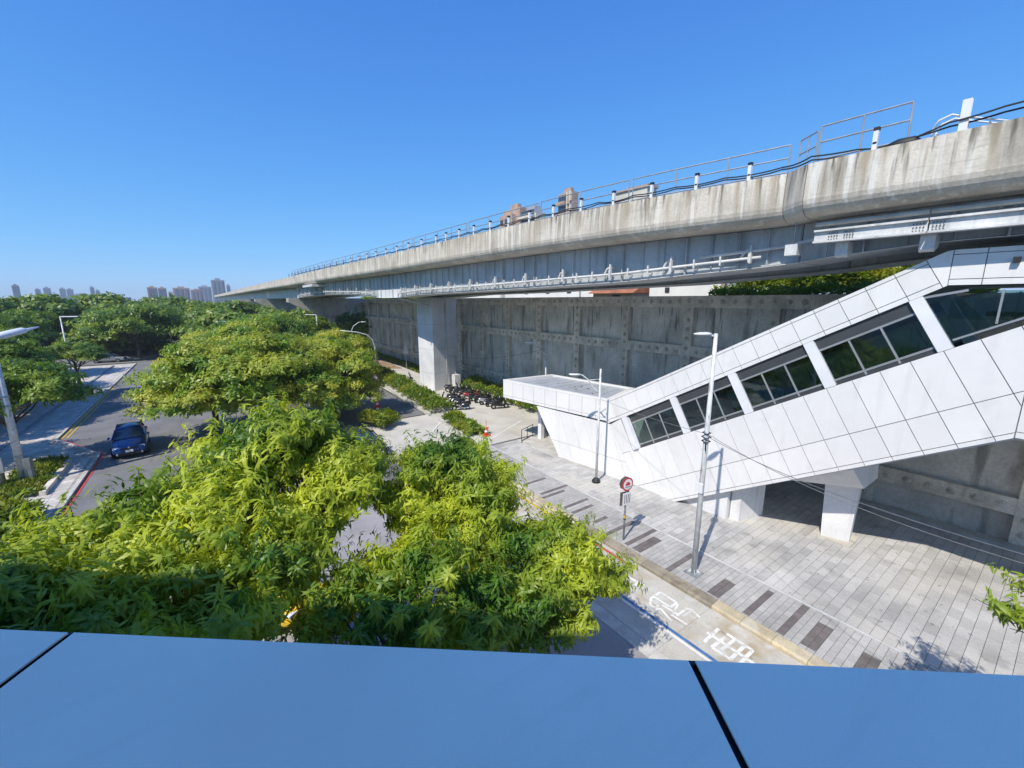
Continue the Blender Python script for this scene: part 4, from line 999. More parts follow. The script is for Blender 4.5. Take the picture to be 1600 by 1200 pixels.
# ---------------------------------------------------------------- vehicles
def car(name, label, cat, loc, rz, paint, taxi=False):
    t = thing(name, label, cat, loc, rz)
    # profile stations: y (front negative), half width, lower z, belt z, bonnet
    stn = [(-2.18,.62,.34,.62),(-2.10,.78,.22,.72),(-1.85,.86,.20,.80),(-1.3,.89,.20,.90),(-.85,.90,.20,.98),(-.2,.91,.20,1.0),(.6,.91,.20,1.02),(1.3,.90,.20,1.04),(1.8,.87,.22,1.04),(2.08,.80,.26,1.0),(2.18,.66,.34,.9)]
    rings = []
    for y, hw, z0, z1 in stn:
        rings.append([(-hw*.93,y,z0),(-hw,y,z0+.18),(-hw*1.01,y,(z0+z1)/2+.02),(-hw*.96,y,z1-.08),(-hw*.84,y,z1),(0,y,z1+.03),(hw*.84,y,z1),(hw*.96,y,z1-.08),(hw*1.01,y,(z0+z1)/2+.02),(hw,y,z0+.18),(hw*.93,y,z0)])
    o = MB().loft(rings, True, True).build('body', paint, t, True)
    sub = o.modifiers.new('smooth', 'SUBSURF'); sub.levels = 1; sub.render_levels = 1
    cab = [(-.98,.76,.99,1.0),(-.35,.70,.99,1.36),(.1,.67,.99,1.45),(.9,.66,.99,1.46),(1.5,.64,.99,1.38),(1.95,.66,.99,1.06)]
    rings = []
    for y, hw, z0, z1 in cab: rings.append([(-hw-.06,y,z0),(-hw,y,z0+(z1-z0)*.6),(-hw*.88,y,z1),(0,y,z1+.02),(hw*.88,y,z1),(hw,y,z0+(z1-z0)*.6),(hw+.06,y,z0)])
    MB().loft(rings, True, True).build('window_glass', M['autoglass'], t, True)
    MB().loft([[(-hw*.9,y,z1+.012),(0,y,z1+.04),(hw*.9,y,z1+.012),(hw*.9,y,z1-.03),(-hw*.9,y,z1-.03)] for y, hw, z0, z1 in ((-.33,.72,0,1.38),(.1,.69,0,1.47),(.9,.68,0,1.48),(1.52,.66,0,1.4))], True, True).build('roof', paint, t, True)
    for s_ in (-1,1):
        MB().bar((s_*.82,-1.0,1.0),(s_*.655,-.34,1.38),.06,.05).build('pillar', paint, t)
        MB().bar((s_*.755,.35,1.02),(s_*.62,.35,1.45),.09,.04).build('pillar', paint, t)
        MB().bar((s_*.72,1.95,1.03),(s_*.60,1.5,1.40),.10,.05).build('pillar', paint, t)
        MB().loft([[(s_*(.98+.09*c), -.72+.05*d_+e_, 1.05+.07*d2) for c, d_, d2 in ((-1,0,0),(0,1,1),(1,0,0),(0,-1,-1))] for e_ in (-.05,.06)], True, True).build('mirror', paint if not taxi else M['blackplastic'], t)
        MB().loft([[(s_*(.63+.15*c), -2.06+ey+abs(c)*.06, .66+.08*d_) for c, d_ in ((-1,-.6),(-.8,.8),(.6,1),(1.1,.4),(.9,-.7))] for ey in (-.07,.05)], True, True).build('headlight', M['lamp'], t)
        MB().box(s_*.8-.1, s_*.8+.08, 2.1, 2.2, .72, .92).build('tail_light', M['signred'], t)
        for y in (-1.38, 1.35):
            w_ = MB().tube([(s_*.92,y,.32),(s_*.70,y,.32)], .32, 18).build('wheel', M['rubber'], t)
            w2 = MB().tube([(s_*.93,y,.32),(s_*.90,y,.32)], .19, 12).build('hubcap', M['chrome'], w_)
        MB().box(s_*.912-.01, s_*.912+.01, -.1, .1, .82, .85).build('door_handle', M['chrome'], t)
    MB().box(-.42,.42,-2.22,-2.14,.60,.70).build('grille', M['blackplastic'], t)
    MB().box(-.55,.55,-2.22,-2.13,.26,.42).build('air_intake', M['blackplastic'], t)
    MB().box(-.19,.19,-2.25,-2.22,.43,.56).build('number_plate', M['signwhite'], t)
    MB().tube([(0,-2.19,.70),(0,-2.23,.70)], .05, 12).build('badge', M['chrome'], t)
    for s_ in (-1,1): MB().tube([(s_*.6,-2.2,.34),(s_*.6,-2.15,.34)], .05, 10).build('fog_lamp', M['lamp'], t)
    if taxi: MB().box(-.3,.3,-.1,.1,1.5,1.65).build('roof_light', M['signwhite'], t)
    return t
car('parked_car', 'dark blue hatchback with headlights facing the view on the grey road', 'car', (-5.0,37.3,.0), R(4), M['car_blue']).scale = (1,1,1.12)
car('parked_car', 'dark grey car mostly hidden behind foliage next to the pale driveway', 'car', (7.6,27.6,.0), R(14), M['car_black'])
car('yellow_taxi', 'yellow taxi glimpsed through the gaps of the nearest trees', 'car', (.5,14.9,.0), R(35), M['car_yellow'], True)
car('parked_car', 'silver car parked far off under the trees past the bend', 'car', (-13.5,95,.0), R(80), M['car_silver'])

def scooter(loc, rz, label, col):
    t = thing('scooter', label, 'scooter', loc, rz, 'scooters parked beside the steel column')
    for y in (-.62,.62):
        w_ = MB().tube([(-.06,y,.24),(.06,y,.24)], .24, 14).build('wheel', M['rubber'], t); MB().tube([(-.065,y,.24),(.065,y,.24)], .11, 10).build('rim', M['chrome'], w_)
    rings = [[(-w_,y,z0),(-w_*1.05,y,(z0+z1)/2),(-w_*.6,y,z1),(w_*.6,y,z1),(w_*1.05,y,(z0+z1)/2),(w_,y,z0)] for y, w_, z0, z1 in ((-.5,.14,.26,.34),(-.1,.17,.24,.36),(.05,.18,.26,.62),(.45,.19,.34,.74),(.85,.12,.48,.74),(.95,.05,.58,.7))]
    MB().loft(rings, True, True).build('body', col, t, True)
    MB().loft([[(-w_,y,z),(-w_*.7,y-.07,z),(w_*.7,y-.07,z),(w_,y,z),(w_*.6,y+.06,z),(-w_*.6,y+.06,z)] for y, w_, z in ((-.42,.17,.30),(-.52,.21,.6),(-.44,.19,.88),(-.38,.1,1.0))], True, True).build('front_shield', col, t, True)
    MB().loft([[(-w_,y,z-.08),(-w_,y,z),(0,y,z+.03),(w_,y,z),(w_,y,z-.08)] for y, w_, z in ((0,.1,.76),(.2,.14,.80),(.5,.15,.80),(.8,.11,.84))], True, True).build('seat', M['seat'], t, True)
    MB().loft([[(-.1,y-.0,z),(.1,y,z),(.1,y+.02,z-.05),(-.1,y+.02,z-.05)] for y, z in ((-.88,.34),(-.72,.50),(-.5,.52),(-.38,.36))], True, True).build('front_fender', col, t, True)
    MB().tube([(-.34,-.30,1.0),(-.12,-.38,1.04),(.12,-.38,1.04),(.34,-.30,1.0)], .022, 6).build('handlebar', M['blackplastic'], t)
    for s_ in (-1,1):
        m_ = MB().tube([(s_*.25,-.34,1.03),(s_*.3,-.36,1.22)], .012, 5).build('mirror_stalk', M['blackplastic'], t)
        MB().tube([(s_*.31,-.34,1.24),(s_*.31,-.37,1.24)], .06, 8).build('mirror', M['chrome'], m_)
    MB().tube([(0,-.5,.86),(0,-.58,.85)], .08, 10).build('headlight', M['lamp'], t)
    MB().box(-.12,.12,.93,.97,.36,.5).build('number_plate', M['signwhite'], t)
    MB().tube([(.2,.2,.24),(.22,.8,.32)], .05, 8).build('exhaust', M['chrome'], t)
    return t
sc0 = scooter((21.6,31.7,.01), R(72), 'black scooter nearest the canopy in the row beside the wall hedge', M['blackplastic'])
sc1 = scooter((18.4,33.4,.01), R(250), 'dark scooter at the road end of the short row by the long hedge', M['car_black'])
sc2 = scooter((21.55,33.7,.01), R(76), 'silver and black scooter third from the canopy in the row beside the wall hedge', M['car_silver'])
sc3 = scooter((21.5,36.6,.01), R(67), 'dark red scooter in the middle of the row beside the wall hedge', M['scooter_red'])
row = [(21.65,32.75),(21.5,33.7),(21.55,34.7),(21.45,35.6),(21.5,36.6),(21.5,37.6),(21.45,38.8),(21.5,39.9),(21.6,41.0)]
ordn = ['second','third','fourth','fifth','sixth','seventh','eighth','ninth']
for i, (x, y) in enumerate(row):
    if i in (1, 4): continue
    lb = ('black scooter standing ' + ordn[i] + ' from the canopy in the row beside the wall hedge') if i < 8 else 'black scooter right beside the junction box of the steel column'
    copy_thing(sc0 if i % 3 else sc1, (x, y, .01), R(72 + RNG.uniform(-9,9)), lb, 'scooters parked beside the steel column')
for (x, y), lb in zip([(18.5,34.6),(18.7,35.8),(18.9,37.0)], ['dark scooter second from the road end of the short row by the long hedge','dark scooter third from the road end of the short row by the long hedge','dark scooter behind the tall grass at the column end of the short row']):
    copy_thing(sc1, (x, y, .01), R(250 + RNG.uniform(-10,10)), lb, 'scooters parked beside the steel column')
copy_thing(sc0, (19.8,50.0,.01), R(60), 'lone dark scooter parked on the path left of the steel column', 'scooters parked beside the steel column')
copy_thing(sc0, (21.0,66.5,.01), R(70), 'dark scooter far down the rear path under the sweeping mast lamp', 'scooters parked beside the steel column')
copy_thing(sc1, (20.2,66.3,.01), R(85), 'grey scooter far down the rear path, left one of a pair', 'scooters parked beside the steel column')

# ---------------------------------------------------------------- vegetation
def leaf_template(seg, bend, wmax):
    """unit leaf along +Y, normal +Z; returns verts, faces"""
    if seg == 3:
        v = [(0,0,0),(-wmax,.28,-.02),(wmax,.28,-.02),(-wmax*.85,.62,-bend*.35),(wmax*.85,.62,-bend*.35),(0,1,-bend)]
        f = [(0,2,1),(1,2,4),(1,4,3),(3,4,5)]
    else:
        v = [(0,0,0),(-wmax,.45,-bend*.2),(wmax,.45,-bend*.2),(0,1,-bend)]; f = [(0,2,1),(1,2,3)]
    return np.array(v), np.array(f)
def leaf_mesh(name, P, D, Nn, Ls, tmpl, m):
    """P pos, D direction, Nn approx normal, Ls length"""
    v, f = tmpl; n = len(P)
    D = D/np.linalg.norm(D,axis=1,keepdims=True); Sx = np.cross(D, Nn); Sx /= np.linalg.norm(Sx,axis=1,keepdims=True)+1e-9; Nz = np.cross(Sx, D)
    V = P[:,None,:] + (Sx[:,None,:]*v[None,:,0:1] + D[:,None,:]*v[None,:,1:2] + Nz[:,None,:]*v[None,:,2:3])*Ls[:,None,None]
    F = (f[None] + (np.arange(n)*len(v))[:,None,None]).reshape(-1,3); V = V.reshape(-1,3)
    me = bpy.data.meshes.new(name); me.vertices.add(len(V)); me.vertices.foreach_set('co', V.astype(np.float32).ravel())
    me.loops.add(F.size); me.loops.foreach_set('vertex_index', F.astype(np.int32).ravel())
    me.polygons.add(len(F)); me.polygons.foreach_set('loop_start', np.arange(0,F.size,3,dtype=np.int32)); me.polygons.foreach_set('loop_total', np.full(len(F),3,np.int32))
    me.update(calc_edges=True); me.materials.append(m); return me
def unit(n, rng):
    a = rng.normal(size=(n,3)); return a/np.linalg.norm(a,axis=1,keepdims=True)
def crown_points(rng, rad, clumps, per, flat=.8, lo=-.45, cr=(.24,.40)):
    """whorl positions and outward axes in a lumpy crown centred on the origin"""
    rad = np.array(rad, float); cs = unit(clumps*3, rng); cs = cs[cs[:,2] > lo][:clumps]
    rr = rng.uniform(.5,.86,(len(cs),1)); cc = cs*rr*rad
    P = []; A = []; 
    for c in cc:
        r = rad.mean()*rng.uniform(*cr); u = unit(per, rng); u[:,2] = np.abs(u[:,2])*.9 - .25
        rad_ = rng.uniform(.45,1.0,(per,1))**.6
        p = c + u*rad_*r*np.array([1.15,1.15,flat]); P.append(p); A.append(u + np.array([0,0,.35]))
    return cc, np.concatenate(P), np.concatenate(A)
def leaves_from(rng, P, A, k, L0, spread=1.0, droop=.25, jit=.28, back=1.0):
    n = len(P); A = A/np.linalg.norm(A,axis=1,keepdims=True)
    P2 = np.repeat(P,k,0); A2 = np.repeat(A,k,0)
    rnd_ = unit(n*k, rng); T = rnd_ - (rnd_*A2).sum(1,keepdims=True)*A2; T /= np.linalg.norm(T,axis=1,keepdims=True)+1e-9
    D = T*spread + A2*rng.uniform(.1,.8,(n*k,1)) + np.array([0,0,-droop])
    Nn = A2 + np.array([0,0,.6]) + rng.normal(size=(n*k,3))*.25
    Ls = L0*rng.uniform(.65,1.2,n*k)
    P2 = P2 + A2*rng.uniform(-back,.3,(n*k,1))*L0 + rng.normal(size=(n*k,3))*L0*jit
    return P2, D, Nn, Ls
def limbs(rng, base, top, cc, r0, name, m, parent, nmax=99, twigs=None):
    mb = MB(); base = Vector(base); top = Vector(top)
    mid = base.lerp(top,.5) + Vector((rng.uniform(-.15,.15)*r0*8, rng.uniform(-.15,.15)*r0*8, 0))
    mb.tube([base-Vector((0,0,.1)), base+Vector((0,0,.15)), mid, top], [r0*1.25,r0,r0*.85,r0*.62], 8)
    for i, c in enumerate(cc[:nmax]):
        c = Vector(c); s_ = mid.lerp(top, rng.uniform(.3,1.0)); m_ = s_.lerp(c,.5) + Vector((rng.normal()*.12, rng.normal()*.12, (c-s_).length*.03))
        mb.tube([s_, m_, c], [r0*.38, r0*.25, r0*.10], 5, False)
        for q in range(3):
            e_ = c + Vector(tuple(rng.normal(size=3)*min(.22,(c-s_).length*.08))); mb.tube([m_.lerp(c,.6+.1*q), e_], [r0*.12, r0*.05], 4, False)
    return mb.build(name, m, parent, True)
T3 = leaf_template(3, .42, .125); T3b = leaf_template(3, .5, .14); T2 = leaf_template(2, .25, .22); T2w = leaf_template(2, .3, .34)
tm3 = []
for bd in (.25,.45,.65):
    v, f = leaf_template(3, bd, .125); me = bpy.data.meshes.new('leaf'); me.from_pydata([tuple(q) for q in v], [], [tuple(q) for q in f]); me.materials.append(M['mango']); tm3.append(me)

def near_tree(label, base, crown, rad, clumps, per, k, L0, seed, trunk_h, group='broadleaf trees right below the window', single=300):
    rng = np.random.default_rng(seed)
    t = thing('street_tree', label, 'tree', base, 0, group)
    cc, P, A = crown_points(rng, rad, clumps, per, .75, -.18, (.11,.25))
    ii = rng.integers(0, len(P), clumps*3); U = A[ii]/np.linalg.norm(A[ii],axis=1,keepdims=True) + rng.normal(size=(len(ii),3))*.25 + np.array([0,0,.35])
    P = np.concatenate([P] + [P[ii] + U*q_ for q_ in (.10,.20,.30,.42)]); A = np.concatenate([A] + [U]*4)
    off = np.array(crown) - np.array(base)
    limbs(rng, (0,0,0), (off[0]*.6, off[1]*.6, trunk_h), [tuple(c*.92+off) for c in cc], .10, 'trunk', M['bark'], t)
    P2, D, Nn, Ls = leaves_from(rng, P+off, A, k, L0, 1.0, .45, .10, .55)
    W = P2 + np.array(base); dist = np.linalg.norm(W - np.array([0,0,H]), axis=1)
    # keep clear of the window ledge
    f_ = W[:,0]*math.sin(YAW) + W[:,1]*math.cos(YAW)
    keep = f_ > 1.3
    P2, D, Nn, Ls, dist, W = P2[keep], D[keep], Nn[keep], Ls[keep], dist[keep], W[keep]
    a_ = W[:,0]*math.cos(YAW) - W[:,1]*math.sin(YAW); b_ = W[:,0]*math.sin(YAW) + W[:,1]*math.cos(YAW); c_ = W[:,2]-H
    fw = b_*math.cos(TH) - c_*math.sin(TH); dn = -b_*math.sin(TH) - c_*math.cos(TH)
    px = 800+FPX*a_/fw; py = 600+FPX*dn/fw
    hid = (py > 980+px*.045) | (px < 0) | (px > 1600)
    idx = np.argsort(dist + hid*100)
    s_, r_ = idx[:single], idx[single:]
    Dn = D/np.linalg.norm(D,axis=1,keepdims=True); Sx = np.cross(Dn,Nn); Sx /= np.linalg.norm(Sx,axis=1,keepdims=True); Nz = np.cross(Sx,Dn)
    for i in s_:
        mt = Matrix(((Sx[i][0],Dn[i][0],Nz[i][0]),(Sx[i][1],Dn[i][1],Nz[i][1]),(Sx[i][2],Dn[i][2],Nz[i][2])))
        o = link('leaf', tm3[int(i) % 3], t, tuple(P2[i])); o.rotation_euler = mt.to_euler(); o.scale = (Ls[i],)*3
    half = len(r_)//2
    o = link('crown', leaf_mesh('crown', P2[r_], D[r_], Nn[r_], Ls[r_], T3, M['mango']), t); o['kind'] = 'stuff'
    return t
near_tree('lush broadleaf tree below the window, crown just left of the yellow taxi', (-1.2,8.8,0), (-1.1,9.0,4.9), (2.9,2.8,2.2), 115, 50, 8, .178, 11, 4.2)
near_tree('tallest broadleaf tree below the window, its crown reaching up to the big yellow green tree', (1.8,10.8,0), (1.0,10.3,5.5), (2.6,2.6,2.35), 115, 50, 8, .178, 12, 4.4)
near_tree('broadleaf tree with bright crown left of the bus bay and right of the yellow taxi', (4.7,9.4,0), (4.7,9.3,4.7), (2.1,2.1,2.1), 92, 50, 8, .17, 13, 3.8)
near_tree('darker broadleaf tree closest to the bus bay lane with the white characters', (5.8,6.6,0), (5.7,6.7,3.4), (2.1,2.0,1.7), 86, 50, 8, .168, 14, 2.8)
near_tree('shaded broadleaf tree at the lower left corner above the window ledge', (-3.4,7.6,0), (-3.3,7.6,5.2), (2.4,2.3,1.8), 90, 50, 8, .175, 15, 4.6)
near_tree('sparse young broadleaf tree closest to the middle of the window ledge', (2.6,6.4,0), (2.5,6.8,4.0), (2.2,2.1,1.6), 56, 36, 8, .185, 16, 3.0)
near_tree('broadleaf tree between the window ledge and the lush tree, at the lower left', (-.4,5.6,0), (-.7,5.6,5.0), (1.5,1.5,1.3), 44, 36, 8, .18, 18, 3.8)
near_tree('small slender tree whose leafy twig enters at the right edge of the view', (11.0,-1.3,0), (10.95,-.5,4.7), (1.0,.8,1.2), 12, 16, 8, .18, 17, 3.6, 'broadleaf trees right below the window', 120)

LIB = {}
def make_lib(key, seed, rad, clumps, per, k, L0, tmpl, m, flat=.7, lo=-.3):
    rng = np.random.default_rng(seed); cc, P, A = crown_points(rng, rad, clumps, per, flat, lo=lo)
    P2, D, Nn, Ls = leaves_from(rng, P, A, k, L0, 1.0, .15)
    me = leaf_mesh('crown', P2, D, Nn, Ls, tmpl, m); LIB[key] = (me, cc, rad, seed)
for i in range(3): make_lib('flame%d'%i, 30+i, (4,4,3.0), 64, 80, 9, .24, T2, M['flame'], .6, -.6)
for i in range(3): make_lib('green%d'%i, 40+i, (4,4,2.6), 44, 60, 8, .30, T2, M['green'], .6)
for i in range(3): make_lib('far%d'%i, 50+i, (4,4,2.8), 46, 34, 7, .46, T2w, M['far'], .6)
TR = {}
def tree(key, label, x, y, ztop, rad, group, name='street_tree', bark='bark', z0=0, rz=0, zs=1.0):
    me, cc, r, seed = LIB[key]; s_ = rad/4.0; sz = s_*random.uniform(.9,1.1)*zs; hz_ = r[2]*sz
    t = thing(name, label, 'tree', (x, y, z0), rz, group)
    zc = ztop - z0 - hz_*1.0
    o = link('crown', me, t, (0,0,zc)); o.scale = (s_,s_,sz); o['kind'] = 'stuff'
    rng = np.random.default_rng(int(abs(x*13+y*7))+5)
    ccs = [(c[0]*s_, c[1]*s_, c[2]*sz+zc) for c in cc[:14]]
    limbs(rng, (0,0,0), (0,0,max(1.5,zc-hz_*.35)), ccs, .045*rad+.02, 'trunk', M[bark], t)
    return t
g1 = 'yellow green trees on the road island'
tree('flame0', 'big yellow green tree left half, in front of the blue hatchback road', -.3, 37.4, 7.6, 4.9, g1, rz=.3, zs=.87)
tree('flame1', 'big yellow green tree in the middle of the view, under the viaduct span', 4.1, 37.0, 8.2, 5.6, g1, rz=1.3)
tree('flame2', 'yellow green tree right beside the warning sign and branch road', 8.3, 37.5, 7.2, 4.6, g1, rz=2.2)
tree('flame0', 'yellow green tree further down the island behind the middle one', 3.5, 49.5, 8.6, 5.5, g1, rz=2.9)
tree('flame1', 'yellow green tree in front of the nearest hammerhead pier', 11.6, 52.0, 7.2, 4.6, g1, rz=4)
tree('green1', 'rounded green tree down the island under the far viaduct', 6.5, 62.0, 9.0, 5.8, 'green trees of the avenue', rz=1)
g2 = 'green trees on the left pavement'
tree('green0', 'green tree with leaning trunk beside the banded pole at the planter', -9.8, 36.1, 7.0, 3.5, g2, rz=.5)
for i, (x, y, zt, rd, k_, lb) in enumerate([
    (-17.0,38.5,7.6,4.2,'green1','leafy tree at the left edge behind the banded pole'),
    (-16.3,46.5,7.2,4.2,'green0','leafy tree over the left pavement directly behind the leaning trunk tree'),
    (-13.9,52.0,7.2,3.5,'green2','medium leafy tree standing alone beside the low dark strip on the left pavement'),
    (-17.0,57.5,8.0,4.5,'green1','leafy tree over the left pavement next to the small tree by the bend'),
    (-30,50,9.6,5.5,'far2','green tree crown at the far left edge, lower of the skyline ones'),(-24,72,9.6,5.5,'far1','green tree crown behind the flat headed lamp on the left pavement'),
    (-11.4,61.5,6.0,2.6,'green2','small tree standing alone by the bend of the left pavement'),
    (-18.5,52,8.8,5.0,'green2','wide green tree on the left pavement behind the leaning trunk tree'),
    (-23,46,9.4,5.5,'green0','green tree at the far left edge, upper one'),
    (-20.5,66,9.4,5.4,'green1','green tree behind the flat headed lamp on the left'),
    (-29,62,9.9,6,'far0','tall green tree at the left, reaching the skyline'),
    (-21,80,9.6,5.5,'green2','green tree right of the flat headed lamp, near the road bend'),
    (-28,66,10.0,6.5,'far1','broad green tree at the left skyline below the towers'),
    (-27,84,9.8,6,'far2','broad green tree just left of the pale green warehouse'),
    (-36,80,10.2,7,'far0','broad green tree at the left corner of the skyline')]):
    tree(k_, lb, x, y, zt, rd, g2, rz=i*1.1)
tree('green1', 'spreading dark green tree with forked trunk standing at the end of the road', -9.9, 98.5, 10.2, 7.4, 'green trees of the avenue', rz=2)
g3 = 'distant trees of the avenue'
far_pts = []
rr = random.Random(5)
desc = ['rounded','spreading','tall','low','dense','loose']
pts = [(-2,112),(5,104),(11,112),(-4,136),(4,150),(9,128),(20,104),(25,118),(22,140),(14,150),(-16,120),(-24,112),(-34,108),(-45,100),(-20,140),(-34,134),(-48,125),(-8,165),(0,185),(12,190),(28,96),(29,88),(24.5,97),(-60,118),(-12,190),(-28,180),(-50,160),(22,170),(3,84),(9,90),(2,96),(12,76)] + [(-14,110),(-20,118),(-26,122),(-8,122),(-3,124),(-40,118),(-54,112),(-66,108),(-50,96),(-60,92),(-44,88),(-17,134),(-38,146)]
for i, (x, y) in enumerate(pts):
    zt = rr.uniform(9.9,11.7) if x < -2 else rr.uniform(9.2,10.2) if x < 14 else rr.uniform(7.4,9.0)
    if i >= 28: zt = 8.8
    tree('far%d' % (i % 3), 'distant %s green tree in the tree belt behind the road, below the skyline' % desc[i % 6] if False else 'distant green tree in the belt behind the road, below the skyline', x, y, zt, rr.uniform(5.5,7.6), g3, 'background_tree', rz=rr.uniform(0,6))
# trees above the retaining wall
g4 = 'trees growing above the retaining wall'
for i, (x, y, zt, rd) in enumerate([(36.5,11.0,13.6,2.6),(36.5,15.0,13.4,2.4),(37,7.0,13.8,2.6),(30,80,12.6,4),(30,68,12.2,3.6),(31,91,12.6,4.2),(34,100,13,5)]):
    tree('green%d' % (i % 3), 'green bushy tree growing above the retaining wall, seen under the viaduct', x, y, zt, rd, g4, 'hillside_tree', z0=9.9, rz=i)

def foliage_strip(name, label, poly_line, width, h0, h1, n, L0, m, cat='hedge', seed=1, up=1.0, z0=0.0, tmpl=T2):
    rng = np.random.default_rng(seed); segs = [np.array(p, float) for p in poly_line]; P = []
    lens = [np.linalg.norm(b-a) for a, b in zip(segs[:-1], segs[1:])]; tot = sum(lens)
    for (a, b), l_ in zip(zip(segs[:-1], segs[1:]), lens):
        k = int(n*l_/tot); t_ = rng.uniform(0,1,(k,1)); d_ = (b-a)/l_; nn = np.array([-d_[1], d_[0]])
        s_ = rng.uniform(-1,1,(k,1)); xy = a + (b-a)*t_ + nn*s_*width/2*(1+.18*np.sin(t_*l_*3.1+1)+.1*np.sin(t_*l_*7))
        hh = (h0+(h1-h0)*(.5+.5*np.sin(t_*l_*1.7+seed)*np.cos(t_*l_*.9)))*(1-.35*s_**2)
        z = hh*rng.uniform(.15,1,(k,1))**.5; P.append(np.concatenate([xy, z+z0], 1))
    P = np.concatenate(P); k = len(P); D = rng.normal(size=(k,3)); D[:,2] = np.abs(D[:,2])*up + .2; Nn = unit(k, rng) + np.array([0,0,.4])
    me = leaf_mesh(name, P, D, Nn, L0*rng.uniform(.6,1.3,k), tmpl, m); o = link(name, me); tag(o, label, cat); return o
foliage_strip('shrub', 'mass of green bushes above the retaining wall between the white shed and the stair roof', [(32.0,4.0),(31.6,9),(32.0,15.6)], 2.6, 2.0,3.4, 11000, .34, M['hedge'], 'shrub', 21, .6, 9.8)
foliage_strip('shrub', 'low leafy growth right along the top of the retaining wall beside the stair roof', [(30.0,3.0),(29.8,16.4)], 1.8, .7,1.3, 5000, .26, M['hedge'], 'shrub', 22, .6, 9.85)
foliage_strip('hedge', 'long unclipped hedge between the branch road and the pale rear path', [(16.3,33.3),(16.9,40),(17.6,48),(18.6,60),(19.4,70)], 2.3, .9,1.5, 15000, .28, M['hedge'], seed=3)
foliage_strip('hedge', 'short unclipped hedge next to the orange cone on the driveway', [(15.6,26.0),(15.9,30.6)], 1.5, .5,1.0, 3600, .26, M['hedge'], seed=4)
foliage_strip('hedge', 'hedge at the foot of the retaining wall behind the parked scooters', [(23.6,24.6),(23.9,30),(24.3,41),(24.6,42)], 2.3, .9,1.6, 11000, .28, M['hedge'], seed=5)
foliage_strip('hedge', 'bushy hedge corner beside the canopy posts', [(21.8,24.8),(24.8,24.4)], 1.7, .8,1.4, 3000, .26, M['hedge'], seed=6)
foliage_strip('grass_verge', 'grass verge at the foot of the retaining wall left of the steel column', [(23.9,47),(24.9,62),(25.1,90)], 1.9, .15,.5, 9000, .3, M['grass'], 'grass', 7, 1.6)
foliage_strip('shrub', 'low shrub belt under the distant trees on the far side of the cross road', [(-70,106),(-30,106.5),(-12,107),(10,106)], 4.0, 1.4,2.6, 16000, .5, M['green'], 'shrub', 31, .8)
foliage_strip('shrub', 'low shrub belt behind the left pavement trees', [(-18.6,20),(-18.8,50),(-19,88)], 2.4, .9,1.8, 16000, .34, M['green'], 'shrub', 32, .8)
foliage_strip('shrub', 'leafy shrubs around the red board at the driveway corner', [(9.5,32.2),(11.4,33.0)], 2.2, .7,1.6, 5000, .26, M['hedge'], 'shrub', 8)
foliage_strip('grass_patch', 'green grass patch in the planter beside the red kerb', [(-8.9,30.6),(-8.8,36.6)], 1.8, .15,.45, 5000, .26, M['grass'], 'grass', 9, 1.8, .1)
foliage_strip('shrub', 'yellowish shrub row under the trees at the left edge of the view', [(-8.6,20),(-8.4,28)], 2.6, .8,1.7, 9000, .26, M['hedge'], 'shrub', 10)
for nm, pl, w_ in (('hedge_kerb', [(15.1,33.2),(15.6,40),(16.3,48),(17.2,60)], .15),('hedge_kerb', [(14.75,25.6),(15.05,31.2)], .12)):
    for a, b in along(pl, 2.0):
        pass
    mb = MB()
    for a, b in zip(pl[:-1], pl[1:]): mb.bar((*a,.07),(*b,.07),w_,.16)
    tag(mb.build(nm, M['kerbpale']), 'pale kerb edging of the ' + ('long hedge by the branch road' if w_ == .15 else 'short hedge near the orange cone'), 'kerb')
tag(MB().prism([(19.2,62,.012),(23.2,60,.012),(24.0,72,.012),(21.5,74,.012)], (0,0,.06)).build('earth_patch', M['dirt']), 'bare brown earth patch at the far end of the rear path', 'earth')

# ---------------------------------------------------------------- buildings beyond
def block(par, x0, x1, y0, y1, z0, z1, m, nm='wall'): return MB().box(x0,x1,y0,y1,z0,z1).build(nm, m, par)
def facade_windows(par, x, y0, y1, z0, z1, ny, nz, fw=.55, fh=.5, d_=.06):
    me = None
    dy = (y1-y0)/ny; dz = (z1-z0)/nz
    base = MB().box(-d_,d_,-dy*fw/2,dy*fw/2,-dz*fh/2,dz*fh/2).mesh('window'); base.materials.append(M['winfar'])
    for i in range(ny):
        for j in range(nz): link('window', base, par, (x, y0+(i+.5)*dy, z0+(j+.5)*dz))
b1 = thing('apartment_tower', 'brown tiled apartment tower peeking above the viaduct railing', 'building')
block(b1,104,107,106,112.5,9.9,45.5,M['brick'])
for q in range(10):
    block(b1,102.6,104,108.2,112.4,12+q*3.3,12.9+q*3.3,M['brick'],'balcony'); block(b1,103.6,104,108.4,112.2,12.9+q*3.3,15.1+q*3.3,M['winfar'],'window')
    block(b1,103.3,104,106.1,107.6,12+q*3.3,12.8+q*3.3,M['brick'],'balcony')
for yq in (106.1,107.7): block(b1,103.5,104,yq,yq+.5,9.9,45.5,M['cream'],'pilaster')
block(b1,104.8,106.4,107.5,110.5,45.5,47,M['brick'],'roof_room')
b2 = thing('apartment_tower', 'stepped light brown apartment block peeking above the railing, left of the tower', 'building')
block(b2,112,116,140,152,9.9,50,M['brick']); block(b2,110,112,143,152,9.9,47.5,M['brick'],'wing')
for q in range(8):
    block(b2,109.3,110,144,148,20+q*3.3,20.9+q*3.3,M['brick'],'balcony'); block(b2,109.8,110.0,144,148,21+q*3.3,23+q*3.3,M['winfar'],'window')
    block(b2,109.75,110,149.5,151.3,21+q*3.3,22.8+q*3.3,M['winfar'],'window')
block(b2,113,115,143,148,50,52,M['brick'],'roof_room')
b3 = thing('apartment_tower', 'grey balconied apartment block between the two brown towers above the railing', 'building')
